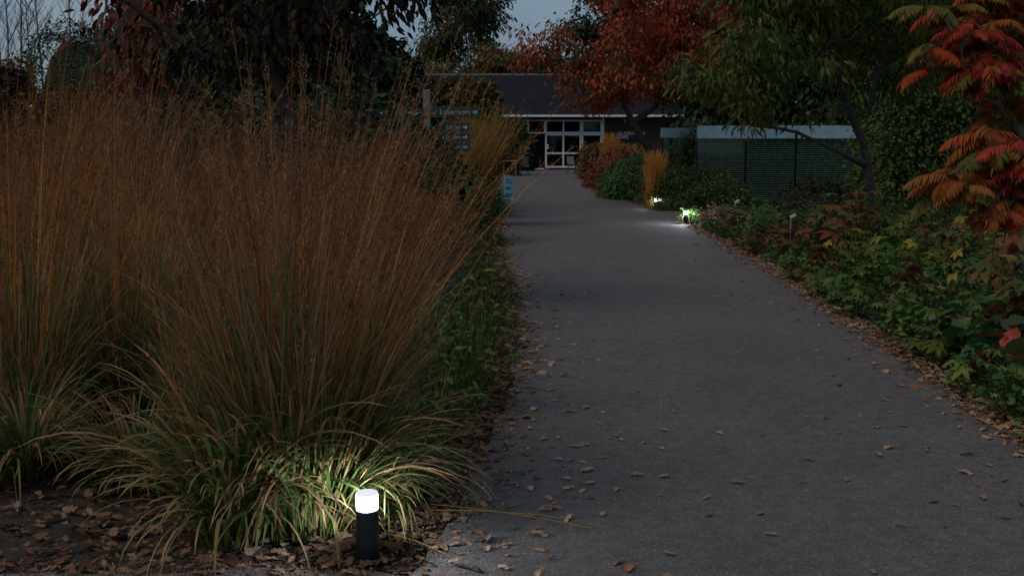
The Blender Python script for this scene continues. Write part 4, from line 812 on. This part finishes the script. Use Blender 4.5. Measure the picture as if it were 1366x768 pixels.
# undergrowth that closes the gaps between plants
N=26000; y=5.3+(rs.random(N)**1.2)*17.5; re_=np.array([right_edge(q) for q in y]); x=re_+.14+np.abs(rs.random(N))*5.5; q=~((y>20.8)&(x>re_+1.4)); x=x[q];y=y[q]; N=len(x)
dx=x-np.array([right_edge(q) for q in y]); zz=rs.random(N)*np.clip(dx*.42,.05,.6)
m=MB(); az=rs.uniform(0,6.28,N); m.inst(TL,frames(np.stack([np.cos(az),np.sin(az),rs.normal(.1,.4,N)],1),np.stack([rs.normal(0,.4,N),rs.normal(0,.4,N)-.2,np.ones(N)],1),rs.uniform(.04,.09,N)),np.stack([x,y,zz],1),rs.random(N)*.6)
tag(obj('ground_cover',m,M['herb'],smooth=True),'dark low green ground cover filling the right-hand bed','ground cover',kind='stuff')
N=30000; y=5.2+rs.random(N)**1.2*24; le=np.array([left_edge(q) for q in y]); x=le-.35-rs.random(N)*(1.5+y*.55); zz=rs.random(N)**1.5*np.clip((y-4.6)*.16,.03,.65)
m=MB(); az=rs.uniform(0,6.28,N); m.inst(TL,frames(np.stack([np.cos(az),np.sin(az),rs.normal(.1,.4,N)],1),np.stack([rs.normal(0,.4,N),rs.normal(0,.4,N)-.2,np.ones(N)],1),rs.uniform(.04,.10,N)),np.stack([x,y,zz],1),rs.random(N)*.6)
tag(obj('ground_cover',m,M['l_hedge'],smooth=True),'dark leafy undergrowth between the grasses left of the path','ground cover',kind='stuff')
# far lawn / beds
N=16000; x=rs.uniform(-22,22,N); y=rs.uniform(24,64,N); ok=~inside(pl,np.stack([x,y],1)); x=x[ok];y=y[ok];N=len(x)
m=MB(); az=rs.uniform(0,6.28,N); m.inst(TL,frames(np.stack([np.cos(az),np.sin(az),rs.uniform(.2,.8,N)],1),np.tile([0,-.3,1.],(N,1)),rs.uniform(.15,.3,N)),np.stack([x,y,rs.random(N)*.2],1),rs.random(N)*.6)
tag(obj('ground_cover',m,M['l_hedge'],smooth=True),'low green planting covering the far beds','ground cover',kind='stuff')
# flower
g=P(988,285,21.0)
t=thing('red_flower',(g[0],g[1],0),'single red flower head among leaves beside the leftmost plant label','flower'); m=MB(); m.tubes(np.array([[[0,0,0],[0,0,g[2]*.5],[.01,0,g[2]]]]),.004,np.array([.3])); obj('stem',m,M['herb'],t)
m=MB(); n=14; a=np.arange(n)*2*PI/n; m.inst(TL,frames(np.stack([np.cos(a),np.sin(a),.35+.3*(np.arange(n)%2)],1),np.tile([0,0,1.],(n,1)),np.full(n,.09)),np.tile([.01,0,g[2]],(n,1)),np.full(n,.5))
M['petal']=leafmat('red_petal',[(.55,.03,.05),(.6,.04,.06)],.5,.2); obj('petals',m,M['petal'],t)
# plant labels
def plabel(px,py,Y,h,label,ang=0,dark=False):
    top=P(px,py,Y); t=thing('plant_label',(top[0],Y,0),label,'plant label','plant labels in the bed'); m=MB(); m.box(-.008,.008,-.004,.004,-.05,top[2]); o=obj('stake',m,M['greycloth'],t)
    m=MB(); m.box(-.045,.045,-.003,.003,-.02,.03); o=obj('plate',m,M['greycloth'] if not dark else M['inkblue'],t); o.location=(.03,-.012,top[2]+.02); o.rotation_euler=(-.7,ang,0)
plabel(1055,290,16.5,.3,'white plant label on a stake standing above green leaves in the middle of the bed',-.5)
plabel(981,270,23.0,.3,'grey plant label on a thin stake beside the red flower',-.7)
plabel(1126,272,20.5,.3,'plant label with a blue plate beside the leaning tree trunk',-.4,True)

# ---------------------------------------------------------------- glass screen
YS=28.0; sc1=60
def X(px,Y): return P(px,190,Y)[0]
def Z(py,Y): return P(683,py,Y)[2]
t=thing('glass_screen',(X(1036,YS),YS,0),'long green glass louvre screen under a pale blue beam, right of the red tree','glass screen')
def loc(px): return X(px,YS)-X(1036,YS)
zb,zt=Z(185,YS),Z(168,YS)
for i,(a,b) in enumerate([(930,996),(996.6,1060),(1060.6,1142)]):
    m=MB(); m.box(loc(a),loc(b),-.09,.09,zb,zt); bevel(obj('beam',m,M['beam'],t),.006)
for px in (931,994,1062,1140):
    m=MB(); m.box(loc(px)-.035,loc(px)+.035,.10,.17,0,zb+.1); obj('post',m,M['iron'],t)
for i,(a,b) in enumerate([(931,994),(996,1061),(1063,1140)]):
    m=MB(); m.box(loc(a),loc(b),.05,.062,.02,zb); obj('glass_pane',m,M['glassgreen'],t)
    m=MB(); 
    for k in range(37): m.box(loc(a)+.01,loc(b)-.01,-.03,.028,.05+k*.0455,.0595+k*.0455)
    obj('louvres',m,M['glassrod'],t)
Y2=30.5
t=thing('glass_screen',(X(906,Y2),Y2,0),'shorter screen section with its own blue beam beside the red tree trunk','glass screen')
m=MB(); m.box(X(882,Y2)-X(906,Y2),X(929,Y2)-X(906,Y2),-.08,.08,Z(184,Y2),Z(171,Y2)); bevel(obj('beam',m,M['beam'],t),.006)
for s_ in (-.45,.42): m=MB(); m.box(s_-.03,s_+.03,-.03,.03,0,Z(184,Y2)); obj('post',m,M['iron'],t)
m=MB(); m.box(-.42,.39,-.006,.006,.1,Z(184,Y2)-.01); obj('glass_pane',m,M['glassgreen'],t)

# ---------------------------------------------------------------- text helper
def text_mesh(s, size, ext=.003, align='LEFT'):
    cu=bpy.data.curves.new('t','FONT'); cu.body=s; cu.size=size; cu.extrude=ext; cu.align_x=align; cu.align_y='CENTER'; cu.resolution_u=3
    o=bpy.data.objects.new('t',cu); C.objects.link(o); dg=bpy.context.evaluated_depsgraph_get(); me=bpy.data.meshes.new_from_object(o.evaluated_get(dg)); bpy.data.objects.remove(o); me.materials.clear(); return me
def put_text(s,size,parent,loc_,matn='text',align='LEFT',name='lettering'):
    me=text_mesh(s,size,align=align); me.materials.append(M[matn]); o=link(name,me,parent); o.location=loc_; o.rotation_euler=(PI/2,0,0); return o

# ---------------------------------------------------------------- cafe building
YB=66.5; x0,x1=X(548,YB),X(980,YB); xc=X(750,YB)
def bx(px): return X(px,YB)-xc
def bz(py): return Z(py,YB)
t=thing('cafe_building',(xc,YB,0),'single-storey cafe with dark slate roof and white glazed entrance at the end of the path','building')
ze=bz(156); zf=bz(151.5); xl=bx(548); xr=bx(985); D=9.0
zr=P(683,100,YB+D/2)[2]
m=MB(); m.add([(xl,-.7,ze+.12),(xr,-.7,ze+.12),(xr,D/2,zr),(xl,D/2,zr),(xl,D+.7,ze+.12),(xr,D+.7,ze+.12),(xl,-.7,ze),(xr,-.7,ze),(xr,D/2,zr-.14),(xl,D/2,zr-.14),(xl,D+.7,ze),(xr,D+.7,ze)],
   [(0,1,2,3),(3,2,5,4),(6,9,8,7),(9,10,11,8),(0,3,9,6),(3,4,10,9),(1,7,8,2),(2,8,11,5),(0,6,7,1),(4,5,11,10)])
M['roofslate']=mat('roof_slate',(.015,.015,.02),.95,spec=.1); n=M['roofslate'].node_tree; bt=n.nodes.new('ShaderNodeTexBrick'); bt.inputs['Scale'].default_value=2.2; bt.inputs['Color1'].default_value=(.018,.018,.024,1); bt.inputs['Color2'].default_value=(.012,.012,.017,1); bt.inputs['Mortar'].default_value=(.008,.008,.01,1)
tcn=n.nodes.new('ShaderNodeTexCoord'); n.links.new(tcn.outputs['Object'],bt.inputs[0]); n.links.new(bt.outputs[0],n.nodes['Principled BSDF'].inputs['Base Color'])
rf=obj('roof',m,M['roofslate'],t)
m=MB(); m.box(xl,xr,D/2-.12,D/2+.12,zr-.04,zr+.07); obj('ridge_cap',m,M['wood'],rf)
m=MB(); m.box(xl,xr,-.82,-.705,ze-.02,ze+.10); obj('gutter',m,M['white'],rf)
zt_=ze-.02
m=MB(); m.box(bx(806),xr,0,.3,0,zt_); m.box(xl,bx(640),0,.3,0,zt_); m.box(xl,xl+.3,.3,D,0,zt_); m.box(xr-.3,xr,.3,D,0,zt_); m.box(xl+.3,xr-.3,D-.3,D,0,zt_); obj('wall',m,M['brick'],t)
m=MB(); m.box(xl+.35,xr-.35,.4,D-.35,.005,.03); m.box(xl+.35,xr-.35,.4,D-.35,zt_-.05,zt_); obj('floor',m,M['room'],t)
m=MB(); m.box(xl+.32,xr-.32,5.2,5.3,.03,zt_-.05); obj('partition',m,M['room'],t)
def win(name,a,b,ytop,ybot,dy,bars_v=(),bars_h=(),w_=.09,setb=0):
    m=MB(); X0,X1=bx(a),bx(b); z1,z0=bz(ytop),max(.03,bz(ybot))
    m.box(X0,X0+w_,setb,setb+.12,z0,z1); m.box(X1-w_,X1,setb,setb+.12,z0,z1); m.box(X0+w_,X1-w_,setb,setb+.12,z1-w_,z1); m.box(X0+w_,X1-w_,setb,setb+.12,z0,z0+w_*1.1)
    for p_ in bars_v: m.box(bx(p_)-w_/2,bx(p_)+w_/2,setb+.004,setb+.116,z0+w_*1.1,z1-w_)
    for p_ in bars_h:
        m.box(X0+w_,X1-w_,setb+.008,setb+.112,bz(p_)-.055,bz(p_)+.055)
    f=obj(name,m,M['white'],t); g_=MB(); g_.box(X0+w_*.5,X1-w_*.5,setb+.05,setb+.062,z0+.02,z1-.02); obj('pane',g_,M['glass'],f); return f
win('door',727.2,775.4,178.5,224,0,bars_v=(751.5,),bars_h=(204.5,),w_=.10)
win('window',727.2,775.4,160,178.3,0,bars_v=(751.5,),w_=.09)
win('window',775.8,803,160,178.3,0,w_=.09)
win('window',775.8,803,178.5,224,0,w_=.10,bars_h=())
win('window',704,727,160,178.3,0,w_=.07)
win('window',640,704,177,224,0,bars_v=(655,675),w_=.06)
win('window',640,704,160,176.8,0,w_=.05)
m=MB(); m.box(bx(803.2),bx(805.8),-.02,.14,0,zt_); obj('corner_post',m,M['white'],t)
m=MB(); m.box(bx(704),bx(726.8),1.2,1.3,0,bz(178)); m.box(bx(704),bx(706),.13,1.2,0,bz(178)); obj('entrance_recess',m,M['room'],t)
m=MB(); m.box(bx(709),bx(726),-.05,.05,.03,.09); obj('door_sill',m,M['white'],t)
for px,py in ((730,194),(730,197.5)): m=MB(); m.box(bx(px)-.05,bx(px)+.09,-.012,-.002,bz(py)-.05,bz(py)+.05); obj('door_notice',m,M['text'],t)
m=MB(); m.box(bx(787)-.09,bx(787)+.09,.2,.4,bz(205),bz(199)); obj('window_display',m,M['text'],t)
m=MB(); m.box(bx(821),bx(852),-.05,-.002,bz(187),bz(174.5)); sg=obj('sign_board',m,M['navy'],t)
put_text('GLASSHOUSE',.27,sg,(bx(823.5),-.056,bz(178.3))); put_text('CAFE',.27,sg,(bx(823.5),-.056,bz(183.2)))
# low canopy rail left of doors is the transom; hanging lamps inside
# benches
def bench(loc_,rz,label):
    t=thing('garden_bench',loc_,label,'bench',None,rz); W=1.2
    m=MB()
    for k in range(5): m.box(-W/2,W/2,-.22+k*.095,-.145+k*.095,.43,.455)
    obj('seat',m,M['wood'],t)
    m=MB()
    for k in range(4): m.box(-W/2,W/2,.24+k*.012,.262+k*.012,.52+k*.1,.595+k*.1)
    obj('backrest',m,M['wood'],t)
    for s_ in (-1,1):
        m=MB(); x=s_*(W/2+.02); a=[(x,-.24,0),(x,-.2,.25),(x,-.22,.43),(x,-.25,.62),(x,-.15,.67),(x,.2,.66),(x,.26,.5)]; m.tubes(np.array([a]),.022,np.array([0]),6)
        a=[(x,.3,0),(x,.2,.25),(x,.22,.45),(x,.27,.7),(x,.3,.93)]; m.tubes(np.array([a]),.024,np.array([0]),6); m.tubes(np.array([[(x,-.22,.42),(x,0,.40),(x,.22,.42)]]),.022,np.array([0]),6)
        m.tubes(np.array([[(x,-.22,.4),(x,-.05,.22),(x,.2,.3)]]),.015,np.array([0]),6); obj('end_frame',m,M['iron'],t,True)
bench(P(768,232,57)*[1,1,0],PI/2+.25,'slatted garden bench with black iron ends right of the cafe doors')
bench(P(693,234,54.5)*[1,1,0],-PI/2-.3,'slatted bench with black iron ends left of the cafe entrance')
t=thing('cafe_table',P(680,236,53.5)*[1,1,0],'small grey cafe table left of the entrance bench','table')
m=MB(); m.box(-.35,.35,-.35,.35,.72,.75); bevel(obj('tabletop',m,M['greycloth'],t)); 
for a in (-.28,.28):
    for b_ in (-.28,.28): m=MB(); m.box(a-.025,a+.025,b_-.025,b_+.025,0,.72); obj('leg',m,M['wood'],t)
# pale blue A-board
g=G(677,268); t=thing('pavement_sign',(g[0],g[1],0),'narrow pale blue board sign standing on the left edge of the path','sign')
hb=.70
def prism(m,dy,lean): m.add([(-.135,dy,0),(.135,dy,0),(.10,dy+lean,hb),(-.15,dy+lean,hb),(-.135,dy+.02,0),(.135,dy+.02,0),(.10,dy+lean+.02,hb),(-.15,dy+lean+.02,hb)],[(0,1,2,3),(5,4,7,6),(0,3,7,4),(1,5,6,2),(3,2,6,7),(0,4,5,1)])
m=MB(); prism(m,-.12,.10); o=obj('front_board',m,M['paleblue'],t); m=MB(); prism(m,.12,-.10); obj('back_board',m,M['paleblue'],t)
m=MB(); rr_=random.Random(3)
for row,zz_ in enumerate((.58,.50,.38,.33,.20,.15)):
    x=-.10
    while x<.06:
        w_=rr_.uniform(.012,.03); yy=-.12+.10*zz_/hb-.006; m.box(x,x+w_,yy-.002,yy+.002,zz_-.018,zz_+.018); x+=w_+.012
obj('lettering',m,M['inkblue'],o); t.rotation_euler=(0,.06,.25)

# direction sign
YD=20.0; g=P(570,200,YD); t=thing('direction_sign',(g[0],YD,0),'grey timber post carrying four dark green direction boards above the grasses','direction sign')
px0=lambda px: X(px,YD)-g[0]
m=MB(); m.box(-.06,.06,-.06,.06,-.1,Z(120,YD)); bevel(obj('post',m,M['wood'],t),.008)
def board(a,b,ya,yb,s,side,ts=.10):
    m=MB(); x0_,x1_=px0(a),px0(b); z1,z0=Z(ya,YD),Z(yb,YD); m.box(x0_,x1_,-.085,-.062,z0,z1); o=bevel(obj('direction_board',m,M['sign'],t),.003)
    zc=(z0+z1)/2; ax=x0_+.03 if side<0 else x1_-.12; q=MB(); aa=.09
    pts=[(0,0),(.045,.04),(.045,.015),(.09,.015),(.09,-.015),(.045,-.015),(.045,-.04)]
    if side>0: pts=[(.09-u,v) for u,v in pts]
    n_=len(pts); q.add([(ax+u,-.089,zc+v) for u,v in pts]+[(ax+u,-.0853,zc+v) for u,v in pts],[tuple(range(n_)),tuple(range(2*n_-1,n_-1,-1))]+[(i,(i+1)%n_,n_+(i+1)%n_,n_+i) for i in range(n_)]); obj('arrow',q,M['text_dim'],o)
    put_text(s,ts,o,(x0_+.15,-.0885,zc) if side<0 else (x1_-.15,-.0885,zc),matn='text_dim',align='LEFT' if side<0 else 'RIGHT')
board(502,565,145,158,'The Glasshouse',-1,.115); board(576,640,143,157,'Laboratory',1,.12); board(585,627,164,176,'Library',1,.09); board(585,627,177.5,189,'Rose Garden',1,.09); board(585,627,190.5,202,'Pinetum',1,.09)
# timber fence far left
t=thing('slatted_fence',(X(230,31),31,0),'weathered pale slatted fence seen through the tawny grasses at left','fence')
wd=(X(345,31)-X(125,31))/2
for i in range(8): 
    m=MB(); m.box(-wd,wd,-.02,.02,.38+i*.15,.49+i*.15); obj('slat',m,M['wood'],t)
for i in range(5): m=MB(); xx=-wd+.05+i*(2*wd-.1)/4; m.box(xx-.05,xx+.05,.021,.11,0,1.62); obj('post',m,M['wood'],t)
# white pavilion tent far
t=thing('white_marquee',(X(527,60),60,0),'small white pointed marquee roof glimpsed above the left direction board','tent')
z0=Z(147.5,60); z1=Z(138,60); m=MB(); m.add([(-.36,-.6,z0),(.36,-.6,z0),(.36,.6,z0),(-.36,.6,z0),(.05,0,z1+.1)],[(0,1,4),(1,2,4),(2,3,4),(3,0,4),(3,2,1,0)]); obj('canopy',m,M['tent'],t)
for a in (-.33,.33):
    for b_ in (-.57,.57): m=MB(); m.cyl(a,b_,[(.025,0),(.025,z0)],8); obj('leg',m,M['pole'],t)

# ---------------------------------------------------------------- people
def skinmesh(name,V,E,R,matn,parent,root=0,sub=1):
    me=bpy.data.meshes.new(name); me.from_pydata([tuple(v) for v in V],E,[]); o=link(name,me,parent); me.materials.append(M[matn])
    s=o.modifiers.new('skin','SKIN'); 
    for i,d in enumerate(me.skin_vertices[0].data):
        r=R[i]; d.radius=(r,r) if np.isscalar(r) else r; d.use_root=(i==root)
    s.use_smooth_shade=True; b_=o.modifiers.new('sub','SUBSURF'); b_.levels=b_.render_levels=sub; return o
def person(loc_,rz,label,top='jacket',hair=True,lean=0,arm=.2,sc_=1):
    t=thing('person',loc_,label,'person',None,rz); t.scale=(sc_,)*3; L=lean
    def ln(p): # lean the upper body forward (-y) about the hips
        x,y,z=p
        if z>.95: dz=z-.95; return (x,y-math.sin(L)*dz,.95+math.cos(L)*dz)
        return p
    V=[(0,0,.95),(0,0,1.15),(0,.01,1.38),(0,.01,1.47),(0,-.02,1.56),(0,-.03,1.66),(0,-.02,1.74),
       (.17,0,1.40),(.22,.02,1.12),(.23,-.10-arm*.3,.90+arm*.4),(-.17,0,1.40),(-.22,.02,1.12),(-.23,-.10-arm*.3,.90+arm*.4),
       (.09,0,.90),(.11,-.03,.50),(.11,.02,.09),(.12,-.15,.04),(-.09,0,.90),(-.11,-.03,.50),(-.11,.02,.09),(-.12,-.15,.04),
       (0,-.115,1.61),(.24,-.17-arm*.35,.82+arm*.45),(-.24,-.17-arm*.35,.82+arm*.45)]
    E=[(0,1),(1,2),(2,3),(3,4),(4,5),(5,6),(2,7),(7,8),(8,9),(2,10),(10,11),(11,12),(0,13),(13,14),(14,15),(15,16),(0,17),(17,18),(18,19),(19,20),(4,21),(9,22),(12,23)]
    R=[.12,.11,.12,.055,.085,.09,.06,.06,.042,.03,.06,.042,.03,.085,.055,.04,.035,.085,.055,.04,.035,.018,.035,.035]
    V=[ln(v) for v in V]; skinmesh('body',V,E,R,'skin',t,0,2)
    jv=[V[i] for i in (0,1,2,7,8,9,10,11,12)]+[ln((0,.01,1.44))]; skinmesh('coat',jv,[(0,1),(1,2),(2,3),(3,4),(4,5),(2,6),(6,7),(7,8),(2,9)],[.15,.145,.145,.08,.062,.048,.08,.062,.048,.07],top,t,0,2)
    pv=[V[i] for i in (0,13,14,15,17,18,19)]; skinmesh('trousers',pv,[(0,1),(1,2),(2,3),(0,4),(4,5),(5,6)],[.13,.10,.07,.055,.10,.07,.055],'jacket',t,0,2)
    if hair: skinmesh('hair',[ln((0,.03,1.66)),ln((0,.0,1.73)),ln((0,.05,1.60))],[(0,1),(0,2)],[.09,.085,.06],'hair',t,0,2)
    return t
g=P(600,210,27.5); person((g[0],27.5,0),PI/2+.2,'bald person in a dark jacket bowing the head beside the golden grass','jacket',False,.42,.6,.96)
g=P(117,190,29.5); person((g[0],29.5,0),PI/2-.2,'person in a dark blue coat standing by the left end of the slatted fence','bluecloth',True,.05,.2,1.03)
g=P(388,185,29.5); person((g[0],29.5,0),.3,'person in a pale grey top half hidden by grasses right of the slatted fence','greycloth',True,.05,.2,1.0)
